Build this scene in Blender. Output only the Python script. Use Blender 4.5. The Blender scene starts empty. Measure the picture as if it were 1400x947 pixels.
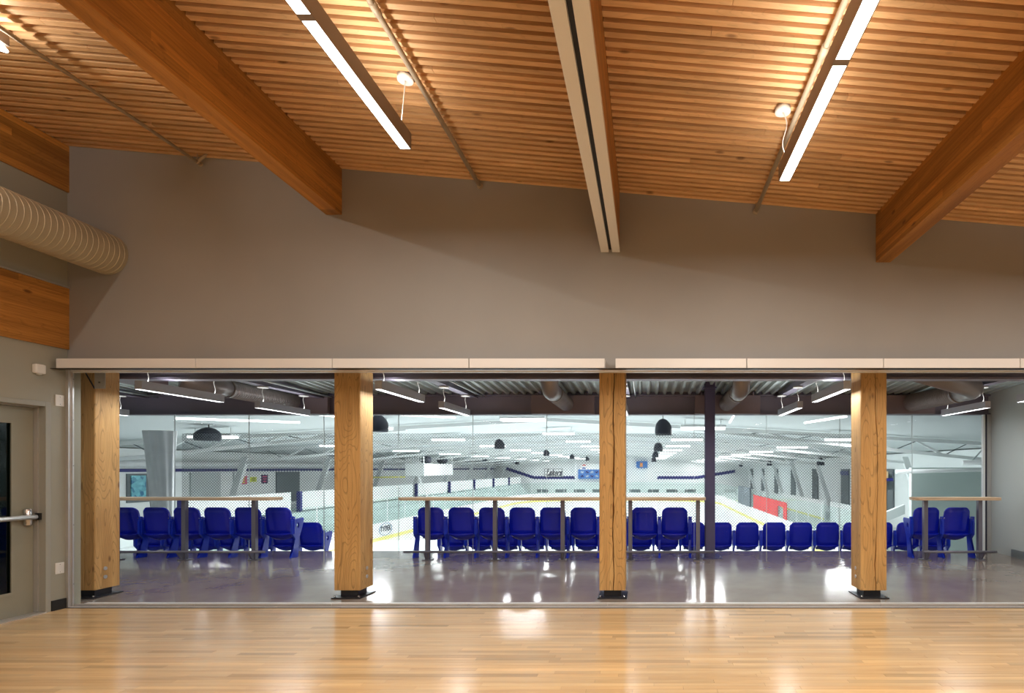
import bpy, math, random
from mathutils import Vector, Matrix, noise
random.seed(7)
SC = bpy.context.scene
COL = SC.collection
PI = math.pi

# ------------------------------------------------------------------ camera
EYE = 1.52
FPX = 743.0
cam_d = bpy.data.cameras.new('camera')
cam = bpy.data.objects.new('camera', cam_d)
COL.objects.link(cam)
cam.location = (0, 0, EYE)
cam.rotation_euler = (PI / 2, 0, 0)
cam_d.sensor_width = 36.0
cam_d.lens = FPX / 1400 * 36.0
cam_d.shift_x = -(884 - 700) / 1400
cam_d.shift_y = (640 - 473.5) / 1400
cam_d.clip_end = 300
SC.camera = cam

# ------------------------------------------------------------------ world, exposure
w = bpy.data.worlds.new('world'); SC.world = w
w.use_nodes = True
w.node_tree.nodes['Background'].inputs[0].default_value = (0.75, 0.85, 1, 1)
w.node_tree.nodes['Background'].inputs[1].default_value = 0.05
SC.view_settings.view_transform = 'Standard'
SC.view_settings.look = 'None'
SC.view_settings.exposure = 0.0
SC.view_settings.gamma = 1.0
SC.view_settings.use_curve_mapping = False
SC.cycles.max_bounces = 10
SC.cycles.diffuse_bounces = 5
SC.cycles.glossy_bounces = 4
SC.cycles.transmission_bounces = 6
SC.cycles.transparent_max_bounces = 16
SC.cycles.caustics_reflective = False
SC.cycles.caustics_refractive = False
SC.cycles.sample_clamp_indirect = 6.0
SC.cycles.use_denoising = True

WARM = (1.0, 0.92, 0.82)
COOL = (0.97, 0.985, 1.0)
P_ROOM_DOWN = 33.0     # per 1.3 m lamp segment
P_ROOM_UP = 8.5
P_LOBBY = 13.0
P_LOBBY_UP = 3.0
P_RINK = 205.0

# ------------------------------------------------------------------ materials
def mat(name, col=(0.5, 0.5, 0.5), rough=0.5, metal=0.0, emit=None, estr=0.0, spec=0.5, sample=False):
    m = bpy.data.materials.new(name); m.use_nodes = True
    b = m.node_tree.nodes['Principled BSDF']
    b.inputs['Base Color'].default_value = (*col, 1)
    b.inputs['Roughness'].default_value = rough
    b.inputs['Metallic'].default_value = metal
    b.inputs['Specular IOR Level'].default_value = spec
    if emit:
        b.inputs['Emission Color'].default_value = (*emit, 1)
        b.inputs['Emission Strength'].default_value = estr
        if not sample:
            try: m.cycles.emission_sampling = 'NONE'
            except Exception: pass
    return m

def nd(m, t, **kw):
    n = m.node_tree.nodes.new(t)
    for k, v in kw.items():
        if hasattr(n, k): setattr(n, k, v)
    return n

def lk(m, a, b): m.node_tree.links.new(a, b)

def noisy(name, col, rough, scale=4, amt=0.08, metal=0, bump=0.0, bscale=60, spec=0.5):
    """plain paint or metal with gentle tonal unevenness and fine relief"""
    m = mat(name, col, rough, metal, spec=spec)
    b = m.node_tree.nodes['Principled BSDF']
    tc = nd(m, 'ShaderNodeTexCoord')
    n = nd(m, 'ShaderNodeTexNoise'); n.inputs['Scale'].default_value = scale; n.inputs['Detail'].default_value = 4
    lk(m, tc.outputs['Object'], n.inputs['Vector'])
    r = nd(m, 'ShaderNodeValToRGB')
    r.color_ramp.elements[0].position = 0.3; r.color_ramp.elements[1].position = 0.7
    r.color_ramp.elements[0].color = (*[c * (1 - amt) for c in col], 1)
    r.color_ramp.elements[1].color = (*[min(1, c * (1 + amt)) for c in col], 1)
    lk(m, n.outputs['Fac'], r.inputs['Fac']); lk(m, r.outputs['Color'], b.inputs['Base Color'])
    if bump:
        n2 = nd(m, 'ShaderNodeTexNoise'); n2.inputs['Scale'].default_value = bscale
        lk(m, tc.outputs['Object'], n2.inputs['Vector'])
        bp = nd(m, 'ShaderNodeBump'); bp.inputs['Strength'].default_value = bump; bp.inputs['Distance'].default_value = 0.01
        lk(m, n2.outputs['Fac'], bp.inputs['Height']); lk(m, bp.outputs['Normal'], b.inputs['Normal'])
    return m

def wood(name, dark, light, axis='X', rough=0.45, grain=14.0, lam=0.0, knots=1.0, perobj=0.0, spec=0.4, coat=0.0, attr=False, wave=0.86, figure=0.0, knotcol=(0.10, 0.03, 0.008)):
    """grain runs along AXIS; lam = lamination height in Z (glulam)"""
    m = mat(name, light, rough, spec=spec)
    b = m.node_tree.nodes['Principled BSDF']
    if coat:
        b.inputs['Coat Weight'].default_value = coat; b.inputs['Coat Roughness'].default_value = 0.12
    g = nd(m, 'ShaderNodeNewGeometry')
    st = {'X': (0.06, 1, 1), 'Y': (1, 0.06, 1), 'Z': (1, 1, 0.10)}[axis]
    oi = nd(m, 'ShaderNodeObjectInfo')
    add = nd(m, 'ShaderNodeVectorMath', operation='MULTIPLY_ADD')
    lk(m, oi.outputs['Random'], add.inputs[0]); add.inputs[1].default_value = (37, 53, 71)
    lk(m, g.outputs['Position'], add.inputs[2])
    mp = nd(m, 'ShaderNodeVectorMath', operation='MULTIPLY'); mp.inputs[1].default_value = st
    lk(m, add.outputs[0], mp.inputs[0])
    n = nd(m, 'ShaderNodeTexNoise'); n.inputs['Scale'].default_value = grain; n.inputs['Detail'].default_value = 7; n.inputs['Roughness'].default_value = 0.65; n.inputs['Distortion'].default_value = 0.6
    lk(m, mp.outputs[0], n.inputs['Vector'])
    r = nd(m, 'ShaderNodeValToRGB')
    r.color_ramp.elements[0].position = 0.32; r.color_ramp.elements[1].position = 0.66
    r.color_ramp.elements[0].color = (*dark, 1); r.color_ramp.elements[1].color = (*light, 1)
    lk(m, n.outputs['Fac'], r.inputs['Fac'])
    out = r.outputs['Color']
    # growth-ring bands
    wv = nd(m, 'ShaderNodeTexWave', wave_type='BANDS', bands_direction={'X': 'Z', 'Y': 'Z', 'Z': 'X'}[axis])
    wv.inputs['Scale'].default_value = 9; wv.inputs['Distortion'].default_value = 14; wv.inputs['Detail'].default_value = 2; wv.inputs['Detail Scale'].default_value = 0.7
    lk(m, mp.outputs[0], wv.inputs['Vector'])
    mx = nd(m, 'ShaderNodeMixRGB', blend_type='MULTIPLY')
    rw = nd(m, 'ShaderNodeMapRange'); rw.inputs['To Min'].default_value = wave; rw.inputs['To Max'].default_value = 1.05
    lk(m, wv.outputs['Fac'], rw.inputs['Value'])
    mx.inputs[0].default_value = 1; lk(m, out, mx.inputs[1]); lk(m, rw.outputs[0], mx.inputs[2]); out = mx.outputs[0]
    if figure:
        # flat-sawn figure: contour lines of a stretched noise
        sf = {'X': (0.16, 1, 1), 'Y': (1, 0.16, 1), 'Z': (1, 1, 0.16)}[axis]
        mf = nd(m, 'ShaderNodeVectorMath', operation='MULTIPLY'); mf.inputs[1].default_value = sf
        lk(m, add.outputs[0], mf.inputs[0])
        nf = nd(m, 'ShaderNodeTexNoise'); nf.inputs['Scale'].default_value = 4.5; nf.inputs['Detail'].default_value = 1.5
        lk(m, mf.outputs[0], nf.inputs['Vector'])
        q1 = nd(m, 'ShaderNodeMath', operation='MULTIPLY'); q1.inputs[1].default_value = 26; lk(m, nf.outputs['Fac'], q1.inputs[0])
        q2 = nd(m, 'ShaderNodeMath', operation='FRACT'); lk(m, q1.outputs[0], q2.inputs[0])
        q3 = nd(m, 'ShaderNodeMapRange'); q3.inputs['From Min'].default_value = 0.78; q3.inputs['From Max'].default_value = 1.0
        q3.inputs['To Min'].default_value = 1.0; q3.inputs['To Max'].default_value = 1.0 - figure
        lk(m, q2.outputs[0], q3.inputs['Value'])
        mq = nd(m, 'ShaderNodeMixRGB', blend_type='MULTIPLY'); mq.inputs[0].default_value = 1
        lk(m, out, mq.inputs[1]); lk(m, q3.outputs[0], mq.inputs[2]); out = mq.outputs[0]
    if lam:
        sx = nd(m, 'ShaderNodeSeparateXYZ'); lk(m, g.outputs['Position'], sx.inputs[0])
        dv = nd(m, 'ShaderNodeMath', operation='DIVIDE'); lk(m, sx.outputs['Z'], dv.inputs[0]); dv.inputs[1].default_value = lam
        fl = nd(m, 'ShaderNodeMath', operation='FLOOR'); lk(m, dv.outputs[0], fl.inputs[0])
        # finger joints: each lamination steps its tone every few metres
        al = nd(m, 'ShaderNodeMath', operation='MULTIPLY_ADD'); lk(m, sx.outputs[axis], al.inputs[0]); al.inputs[1].default_value = 0.42
        w1 = nd(m, 'ShaderNodeTexWhiteNoise', noise_dimensions='1D'); lk(m, fl.outputs[0], w1.inputs['W'])
        m5 = nd(m, 'ShaderNodeMath', operation='MULTIPLY'); lk(m, w1.outputs['Value'], m5.inputs[0]); m5.inputs[1].default_value = 5
        lk(m, m5.outputs[0], al.inputs[2])
        fl2 = nd(m, 'ShaderNodeMath', operation='FLOOR'); lk(m, al.outputs[0], fl2.inputs[0])
        cb = nd(m, 'ShaderNodeCombineXYZ'); lk(m, fl.outputs[0], cb.inputs[0]); lk(m, fl2.outputs[0], cb.inputs[1])
        wn = nd(m, 'ShaderNodeTexWhiteNoise', noise_dimensions='3D'); lk(m, cb.outputs[0], wn.inputs['Vector'])
        rr = nd(m, 'ShaderNodeMapRange'); rr.inputs['To Min'].default_value = 0.68; rr.inputs['To Max'].default_value = 1.22
        lk(m, wn.outputs['Value'], rr.inputs['Value'])
        m2 = nd(m, 'ShaderNodeMixRGB', blend_type='MULTIPLY'); m2.inputs[0].default_value = 1
        lk(m, out, m2.inputs[1]); lk(m, rr.outputs[0], m2.inputs[2]); out = m2.outputs[0]
        # glue line
        fr = nd(m, 'ShaderNodeMath', operation='FRACT'); lk(m, dv.outputs[0], fr.inputs[0])
        gt = nd(m, 'ShaderNodeMath', operation='LESS_THAN'); lk(m, fr.outputs[0], gt.inputs[0]); gt.inputs[1].default_value = 0.05
        ml = nd(m, 'ShaderNodeMath', operation='MULTIPLY'); lk(m, gt.outputs[0], ml.inputs[0]); ml.inputs[1].default_value = 0.35
        m3 = nd(m, 'ShaderNodeMixRGB', blend_type='MIX'); lk(m, ml.outputs[0], m3.inputs[0]); lk(m, out, m3.inputs[1]); m3.inputs[2].default_value = (*[c * 0.4 for c in dark], 1); out = m3.outputs[0]
    if knots:
        st2 = {'X': (0.42, 1, 1), 'Y': (1, 0.42, 1), 'Z': (1, 1, 0.42)}[axis]
        mp2 = nd(m, 'ShaderNodeVectorMath', operation='MULTIPLY'); mp2.inputs[1].default_value = st2
        lk(m, add.outputs[0], mp2.inputs[0])
        v = nd(m, 'ShaderNodeTexVoronoi'); v.inputs['Scale'].default_value = 5.5
        lk(m, mp2.outputs[0], v.inputs['Vector'])
        kr = nd(m, 'ShaderNodeMapRange'); kr.inputs['From Min'].default_value = 0.055; kr.inputs['From Max'].default_value = 0.125
        kr.inputs['To Min'].default_value = 0.75 * knots; kr.inputs['To Max'].default_value = 0
        lk(m, v.outputs['Distance'], kr.inputs['Value'])
        m4 = nd(m, 'ShaderNodeMixRGB', blend_type='MIX'); lk(m, kr.outputs[0], m4.inputs[0]); lk(m, out, m4.inputs[1]); m4.inputs[2].default_value = (*knotcol, 1); out = m4.outputs[0]
    if perobj:
        pr = nd(m, 'ShaderNodeMapRange'); pr.inputs['To Min'].default_value = 1 - perobj; pr.inputs['To Max'].default_value = 1 + perobj
        lk(m, oi.outputs['Random'], pr.inputs['Value'])
        m6 = nd(m, 'ShaderNodeMixRGB', blend_type='MULTIPLY'); m6.inputs[0].default_value = 1
        lk(m, out, m6.inputs[1]); lk(m, pr.outputs[0], m6.inputs[2]); out = m6.outputs[0]
    if attr:
        at = nd(m, 'ShaderNodeAttribute', attribute_name='tone')
        m7 = nd(m, 'ShaderNodeMixRGB', blend_type='MULTIPLY'); m7.inputs[0].default_value = 1
        lk(m, out, m7.inputs[1]); lk(m, at.outputs['Color'], m7.inputs[2]); out = m7.outputs[0]
    lk(m, out, b.inputs['Base Color'])
    bp = nd(m, 'ShaderNodeBump'); bp.inputs['Strength'].default_value = 0.12; bp.inputs['Distance'].default_value = 0.004
    lk(m, n.outputs['Fac'], bp.inputs['Height']); lk(m, bp.outputs['Normal'], b.inputs['Normal'])
    return m

def glass(name, tint=(1, 1, 1), ior=1.3, rough=0.0):
    m = bpy.data.materials.new(name); m.use_nodes = True
    nt = m.node_tree; nt.nodes.remove(nt.nodes['Principled BSDF'])
    o = nt.nodes['Material Output']
    t = nd(m, 'ShaderNodeBsdfTransparent'); t.inputs[0].default_value = (*tint, 1)
    g = nd(m, 'ShaderNodeBsdfGlossy'); g.inputs['Roughness'].default_value = rough; g.inputs[0].default_value = (1, 1, 1, 1)
    f = nd(m, 'ShaderNodeFresnel'); f.inputs['IOR'].default_value = ior
    x = nd(m, 'ShaderNodeMixShader')
    ge = nd(m, 'ShaderNodeNewGeometry'); iv = nd(m, 'ShaderNodeMath', operation='SUBTRACT'); iv.inputs[0].default_value = 1.0
    lk(m, ge.outputs['Backfacing'], iv.inputs[1]); mu = nd(m, 'ShaderNodeMath', operation='MULTIPLY')
    lk(m, f.outputs[0], mu.inputs[0]); lk(m, iv.outputs[0], mu.inputs[1])     # reflect at the entry face only
    lk(m, mu.outputs[0], x.inputs[0]); lk(m, t.outputs[0], x.inputs[1]); lk(m, g.outputs[0], x.inputs[2]); lk(m, x.outputs[0], o.inputs[0])
    return m

M = {}
M['glulam'] = wood('glulam', (0.34, 0.140, 0.026), (0.53, 0.240, 0.050), 'Y', 0.42, 11, lam=0.072, wave=0.92, figure=0.18)
M['glulam_low'] = wood('glulam_low', (0.34, 0.140, 0.026), (0.53, 0.240, 0.050), 'Y', 0.42, 11, lam=0.11, wave=0.92, figure=0.18)
M['board'] = wood('fir_board', (0.60, 0.345, 0.155), (0.76, 0.485, 0.255), 'X', 0.55, 10, knots=0.8, perobj=0.15, wave=0.97, figure=0.12)
M['board_shaded'] = wood('fir_board_shaded', (0.36, 0.17, 0.06), (0.42, 0.21, 0.08), 'X', 0.6, 12, knots=0.3, wave=1.0)  # same fir, darkened to paint the shade between proud boards
M['post'] = wood('post_timber', (0.47, 0.25, 0.085), (0.64, 0.38, 0.15), 'Z', 0.55, 8, knots=1.0, wave=0.95, figure=0.42)
M['maple'] = wood('maple', (0.54, 0.36, 0.18), (0.64, 0.445, 0.235), 'X', 0.20, 20, wave=0.97, knots=0.0, attr=True, spec=0.5)
M['maple_base'] = mat('maple_joint', (0.12, 0.06, 0.02), 0.6)
M['wall'] = noisy('taupe_wall_paint', (0.305, 0.298, 0.285), 0.75, 1.5, 0.03, bump=0.02, bscale=220)
M['wall_left'] = noisy('olive_wall_paint', (0.335, 0.33, 0.275), 0.75, 1.5, 0.03, bump=0.02, bscale=220)
M['wall_lobby'] = noisy('grey_green_paint', (0.50, 0.53, 0.51), 0.7, 1.2, 0.03)
M['paint_grey'] = noisy('grey_paint_metal', (0.34, 0.33, 0.31), 0.45, 3, 0.03)
M['door_paint'] = noisy('door_paint', (0.30, 0.295, 0.235), 0.4, 3, 0.03)
M['frame_paint'] = noisy('frame_paint', (0.33, 0.33, 0.29), 0.4, 3, 0.03)
M['alu'] = noisy('brushed_aluminium', (0.66, 0.64, 0.62), 0.38, 6, 0.05, metal=0.75)
M['cover'] = noisy('painted_cover', (0.72, 0.71, 0.70), 0.35, 2, 0.02)
M['steel'] = mat('polished_steel', (0.62, 0.62, 0.63), 0.22, 1.0)
M['black'] = mat('black_rubber_and_shade', (0.012, 0.012, 0.012), 0.5)
M['black_steel'] = mat('black_steel', (0.018, 0.018, 0.025), 0.35)
M['white'] = mat('white_plastic', (0.72, 0.71, 0.68), 0.4)
M['duct'] = noisy('painted_duct', (0.46, 0.41, 0.30), 0.42, 5, 0.05, metal=0.15)
M['duct_dark'] = noisy('taupe_duct', (0.26, 0.22, 0.21), 0.38, 5, 0.06, metal=0.3)
M['purple'] = noisy('aubergine_steel_paint', (0.20, 0.175, 0.235), 0.42, 3, 0.06)
M['purple_light'] = noisy('aubergine_box_paint', (0.235, 0.180, 0.205), 0.42, 3, 0.06)
M['column'] = noisy('navy_column_paint', (0.095, 0.088, 0.19), 0.28, 3, 0.06)
M['table_leg'] = noisy('grey_table_paint', (0.20, 0.19, 0.235), 0.35, 3, 0.04, metal=0.3)
M['table_top'] = wood('table_oak', (0.62, 0.42, 0.27), (0.78, 0.57, 0.39), 'X', 0.35, 18, knots=0)
M['deck'] = noisy('galvanised_deck', (0.60, 0.67, 0.65), 0.45, 3, 0.08, metal=0.35)
M['seat'] = noisy('blue_plastic', (0.004, 0.014, 0.52), 0.24, 8, 0.05, spec=0.55)
M['seat_frame'] = noisy('blue_enamel', (0.006, 0.035, 0.58), 0.28, 8, 0.05, spec=0.55)
M['lens'] = mat('lamp_lens', (0.9, 0.9, 0.9), 0.4, emit=(1.0, 0.95, 0.86), estr=6.0)
M['lens_cool'] = mat('lamp_lens_cool', (0.9, 0.9, 0.9), 0.4, emit=(0.97, 0.99, 1.0), estr=5.0)
M['lens_rink'] = mat('rink_lamp_lens', (0.9, 0.9, 0.9), 0.4, emit=(1, 1, 1), estr=3.0)
M['lamp_body'] = noisy('lamp_body', (0.30, 0.24, 0.20), 0.4, 4, 0.04, metal=0.3)
M['lamp_grey'] = noisy('lamp_grey', (0.50, 0.49, 0.54), 0.4, 4, 0.04, metal=0.2)
M['pipe'] = noisy('pipe_paint', (0.44, 0.36, 0.26), 0.45, 4, 0.06)
M['glass'] = glass('clear_glass', (0.985, 0.995, 0.99), 1.10)
M['glass_rink'] = glass('rink_glazing', (0.98, 0.985, 0.983), 1.12)
M['shield'] = glass('shield_glass', (0.93, 0.98, 0.965), 1.15)
M['red_glass'] = glass('red_film', (0.95, 0.16, 0.12), 1.3)
M['ice'] = noisy('ice', (0.90, 0.94, 0.95), 0.25, 0.2, 0.02)
M['rink_white'] = noisy('white_paint', (0.88, 0.90, 0.90), 0.6, 0.4, 0.02)
M['rink_grey'] = noisy('pale_grey_paint', (0.60, 0.65, 0.65), 0.7, 0.4, 0.05)
M['rink_dark'] = noisy('dark_paint_and_shade', (0.16, 0.18, 0.19), 0.7, 0.6, 0.08)  # dark grey paint; also colours in the shade of recesses and doorways
M['mint'] = noisy('mint_panel', (0.56, 0.66, 0.63), 0.6, 0.8, 0.03)
M['roof'] = noisy('white_roof_liner', (0.57, 0.605, 0.61), 0.8, 0.15, 0.02)
M['truss'] = mat('white_steel', (0.86, 0.88, 0.88), 0.5)
M['yellow'] = mat('yellow_kick_strip', (0.85, 0.80, 0.22), 0.4)
M['dasher'] = mat('white_dasher', (0.88, 0.90, 0.90), 0.35)
M['navy'] = mat('navy_stripe', (0.02, 0.02, 0.16), 0.5)
M['red'] = mat('red_pad', (0.70, 0.03, 0.03), 0.5)
M['net'] = mat('net_cord', (0.27, 0.30, 0.31), 0.8)
M['drape'] = noisy('white_net_bundle', (0.88, 0.89, 0.90), 0.9, 3, 0.08, bump=0.3, bscale=40)
M['speaker'] = noisy('dark_speaker_cover', (0.018, 0.02, 0.035), 0.6, 5, 0.2)
M['ink'] = mat('dark_ink', (0.02, 0.02, 0.04), 0.6)
M['step'] = noisy('step_concrete', (0.26, 0.28, 0.28), 0.7, 0.8, 0.06)
M['screen'] = mat('blue_screen', (0.03, 0.12, 0.35), 0.4, emit=(0.06, 0.2, 0.5), estr=0.5)
M['pale_ink'] = mat('pale_blue_ink', (0.42, 0.50, 0.60), 0.6)

def concrete():
    m = mat('polished_concrete', (0.2, 0.19, 0.18), 0.1, spec=0.6)
    b = m.node_tree.nodes['Principled BSDF']
    g = nd(m, 'ShaderNodeNewGeometry')
    n = nd(m, 'ShaderNodeTexNoise'); n.inputs['Scale'].default_value = 1.6; n.inputs['Detail'].default_value = 8; n.inputs['Roughness'].default_value = 0.62
    lk(m, g.outputs['Position'], n.inputs['Vector'])
    r = nd(m, 'ShaderNodeValToRGB'); r.color_ramp.elements[0].position = 0.3; r.color_ramp.elements[1].position = 0.72
    r.color_ramp.elements[0].color = (0.245, 0.195, 0.165, 1); r.color_ramp.elements[1].color = (0.335, 0.28, 0.24, 1)
    lk(m, n.outputs['Fac'], r.inputs['Fac']); lk(m, r.outputs['Color'], b.inputs['Base Color'])
    rr = nd(m, 'ShaderNodeMapRange'); rr.inputs['To Min'].default_value = 0.09; rr.inputs['To Max'].default_value = 0.17
    lk(m, n.outputs['Fac'], rr.inputs['Value']); lk(m, rr.outputs[0], b.inputs['Roughness'])
    n2 = nd(m, 'ShaderNodeTexNoise'); n2.inputs['Scale'].default_value = 3.0
    lk(m, g.outputs['Position'], n2.inputs['Vector'])
    bp = nd(m, 'ShaderNodeBump'); bp.inputs['Strength'].default_value = 0.03; bp.inputs['Distance'].default_value = 0.015
    lk(m, n2.outputs['Fac'], bp.inputs['Height']); lk(m, bp.outputs['Normal'], b.inputs['Normal'])
    return m
M['concrete'] = concrete()

# ------------------------------------------------------------------ mesh helpers
def wloc(o):
    v = Vector((0, 0, 0))
    while o: v += o.location; o = o.parent
    return v

class MB:
    def __init__(s): s.v = []; s.f = []; s.sm = []
    def quad(s, a, b, c, d):
        n = len(s.v); s.v += [a, b, c, d]; s.f.append((n, n + 1, n + 2, n + 3)); s.sm.append(False)
    def box(s, x0, x1, y0, y1, z0, z1):
        n = len(s.v)
        s.v += [(x0, y0, z0), (x1, y0, z0), (x1, y1, z0), (x0, y1, z0), (x0, y0, z1), (x1, y0, z1), (x1, y1, z1), (x0, y1, z1)]
        for f in ((0, 3, 2, 1), (4, 5, 6, 7), (0, 1, 5, 4), (1, 2, 6, 5), (2, 3, 7, 6), (3, 0, 4, 7)):
            s.f.append(tuple(n + i for i in f)); s.sm.append(False)
        return s
    def prism(s, poly, axis, a, b, hole=None):
        """extrude a 2-D polygon along axis between a and b; poly coords are the two other axes in order"""
        def P(u, v, t):
            return {'X': (t, u, v), 'Y': (u, t, v), 'Z': (u, v, t)}[axis]
        n = len(s.v); k = len(poly)
        for t in (a, b): s.v += [P(u, v, t) for u, v in poly]
        if hole is None:
            s.f.append(tuple(n + i for i in range(k))[::-1]); s.f.append(tuple(n + k + i for i in range(k))); s.sm += [False, False]
        for i in range(k):
            j = (i + 1) % k
            s.f.append((n + i, n + j, n + k + j, n + k + i)); s.sm.append(False)
        if hole:
            h = len(s.v)
            for t in (a, b): s.v += [P(u, v, t) for u, v in hole]
            for i in range(k):
                j = (i + 1) % k
                s.f.append((h + j, h + i, h + k + i, h + k + j)); s.sm.append(True)
                s.f.append((n + j, n + i, h + i, h + j)); s.sm.append(False)
                s.f.append((n + k + i, n + k + j, h + k + j, h + k + i)); s.sm.append(False)
        return s
    def tube(s, path, r, n=12, rr=None, smooth=True, caps=True):
        path = [Vector(p) for p in path]
        rings = []
        up = None
        for i, p in enumerate(path):
            nx_ = next((q - p for q in path[i + 1:] if (q - p).length > 1e-7), None)
            pv_ = next((p - q for q in reversed(path[:i]) if (p - q).length > 1e-7), None)
            t = nx_.normalized() + pv_.normalized() if (nx_ and pv_) else (nx_ or pv_).copy()
            t.normalize()
            if up is None:
                up = Vector((0, 0, 1)) if abs(t.z) < 0.9 else Vector((1, 0, 0))
            a = t.cross(up).normalized(); up2 = a.cross(t).normalized(); up = up2
            rad = rr[i] if rr else r
            b0 = len(s.v)
            for k in range(n):
                an = 2 * PI * k / n
                s.v.append(tuple(p + a * math.cos(an) * rad + up2 * math.sin(an) * rad))
            rings.append(b0)
        for i in range(len(rings) - 1):
            for k in range(n):
                j = (k + 1) % n
                s.f.append((rings[i] + k, rings[i] + j, rings[i + 1] + j, rings[i + 1] + k)); s.sm.append(smooth)
        if caps:
            s.f.append(tuple(rings[0] + k for k in range(n))[::-1]); s.f.append(tuple(rings[-1] + k for k in range(n))); s.sm += [False, False]
        return s
    def cyl(s, p, q, r, n=12): return s.tube([p, q], r, n)
    def bar(s, p, q, wx, wz):
        """box-section bar between two points"""
        p, q = Vector(p), Vector(q); t = (q - p).normalized()
        up = Vector((0, 0, 1)) if abs(t.z) < 0.95 else Vector((0, 1, 0))
        a = t.cross(up).normalized() * wx / 2; b = a.cross(t).normalized() * wz / 2
        n = len(s.v)
        for c in (p, q):
            for sa, sb in ((-1, -1), (1, -1), (1, 1), (-1, 1)): s.v.append(tuple(c + a * sa + b * sb))
        for f in ((0, 1, 2, 3), (7, 6, 5, 4), (0, 4, 5, 1), (1, 5, 6, 2), (2, 6, 7, 3), (3, 7, 4, 0)):
            s.f.append(tuple(n + i for i in f)); s.sm.append(False)
        return s
    def sheet(s, fn, nu, nv, th_fn=None, smooth=True):
        """closed shell: fn(u,v)->front, th_fn(u,v)->back"""
        F = [[fn(i / nu, j / nv) for i in range(nu + 1)] for j in range(nv + 1)]
        B = [[th_fn(i / nu, j / nv) for i in range(nu + 1)] for j in range(nv + 1)]
        n = len(s.v)
        for r in F: s.v += r
        m = len(s.v)
        for r in B: s.v += r
        W = nu + 1
        for j in range(nv):
            for i in range(nu):
                a, b, c, d = j * W + i, j * W + i + 1, (j + 1) * W + i + 1, (j + 1) * W + i
                s.f.append((n + a, n + b, n + c, n + d)); s.f.append((m + d, m + c, m + b, m + a)); s.sm += [smooth, smooth]
        ring = [i for i in range(nu)] + [j * W + nu for j in range(nv)] + [nv * W + i for i in range(nu, 0, -1)] + [j * W for j in range(nv, 0, -1)]
        for k in range(len(ring)):
            a, b = ring[k], ring[(k + 1) % len(ring)]
            s.f.append((n + b, n + a, m + a, m + b)); s.sm.append(False)
        return s
    def build(s, name, m, parent=None, local=False, bevel=0.0, origin=None):
        me = bpy.data.meshes.new(name)
        if parent is not None:
            off = Vector((0, 0, 0)) if local else wloc(parent)
        else: off = Vector((0, 0, 0))
        xs = [v[0] for v in s.v]; ys = [v[1] for v in s.v]; zs = [v[2] for v in s.v]
        c = Vector(((min(xs) + max(xs)) / 2, (min(ys) + max(ys)) / 2, min(zs))) if origin is None else Vector(origin)
        me.from_pydata([(v[0] - c.x, v[1] - c.y, v[2] - c.z) for v in s.v], [], s.f)
        me.polygons.foreach_set('use_smooth', s.sm)
        me.materials.append(m)
        me.update()
        o = bpy.data.objects.new(name, me); COL.objects.link(o)
        o.parent = parent; o.location = c - off
        if bevel:
            b = o.modifiers.new('bevel', 'BEVEL'); b.width = bevel; b.segments = 2; b.limit_method = 'ANGLE'
        return o

def tag(o, label=None, cat=None, group=None, kind=None):
    if label: o['label'] = label
    if cat: o['category'] = cat
    if group: o['group'] = group
    if kind: o['kind'] = kind
    return o

def thing(name, label, cat, loc=(0, 0, 0), group=None):
    o = bpy.data.objects.new(name, None); COL.objects.link(o); o.location = loc
    o.empty_display_size = 0.1
    return tag(o, label, cat, group)

def struct(name, mb, m, label, parent=None, **k):
    o = mb.build(name, m, parent, **k)
    if parent is None: tag(o, label, name.split('_')[0].split('.')[0], kind='structure')
    return o

def copy_tree(o, parent=None):
    c = o.copy(); COL.objects.link(c); c.parent = parent
    for ch in list(o.children): copy_tree(ch, c)
    return c

def area(name, loc, sx, sy, power, col, down=True, parent=None, spread=None):
    l = bpy.data.lights.new(name, 'AREA'); l.shape = 'RECTANGLE'; l.size = sx; l.size_y = sy
    l.energy = power; l.color = col
    if spread: l.spread = spread
    o = bpy.data.objects.new(name, l); COL.objects.link(o)
    off = wloc(parent) if parent else Vector((0, 0, 0))
    o.location = Vector(loc) - off
    if not down: o.rotation_euler = (PI, 0, 0)
    o.parent = parent
    return o

def text(body, size, loc, rot, m, parent, name='lettering', shear=0.0, ext=0.004):
    c = bpy.data.curves.new(name, 'FONT'); c.body = body; c.size = size; c.shear = shear; c.extrude = ext; c.offset = size * 0.02
    c.align_x = 'CENTER'; c.align_y = 'CENTER'
    o = bpy.data.objects.new(name, c); COL.objects.link(o)
    bpy.context.view_layer.update()
    me = bpy.data.meshes.new_from_object(o.evaluated_get(bpy.context.evaluated_depsgraph_get()))
    bpy.data.objects.remove(o); me.materials.clear(); me.materials.append(m)
    o = bpy.data.objects.new(name, me); COL.objects.link(o)
    o.location = Vector(loc) - wloc(parent); o.rotation_euler = rot; o.parent = parent
    return o

# ------------------------------------------------------------------ dimensions
WY = 5.94            # room face of the main wall
WT = 0.15            # its thickness
XL, XR = -6.33, 8.0  # room side walls
YB = -3.5            # back of the room
SL = 0.0843
def zc(x): return 5.04 - SL * (x - XL)     # underside of the proud ceiling boards
OPZ = 2.60           # head of the opening
LX0, LX1 = -12.0, 6.30   # lobby
DE = 10.0            # edge of the lobby deck

# ------------------------------------------------------------------ large structure
fl = MB().box(XL - 1, XR + 0.2, YB, WY - 0.03, -0.2, -0.004)
floor = struct('floor', fl, M['maple_base'], 'maple strip floor of the room in the foreground')
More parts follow.
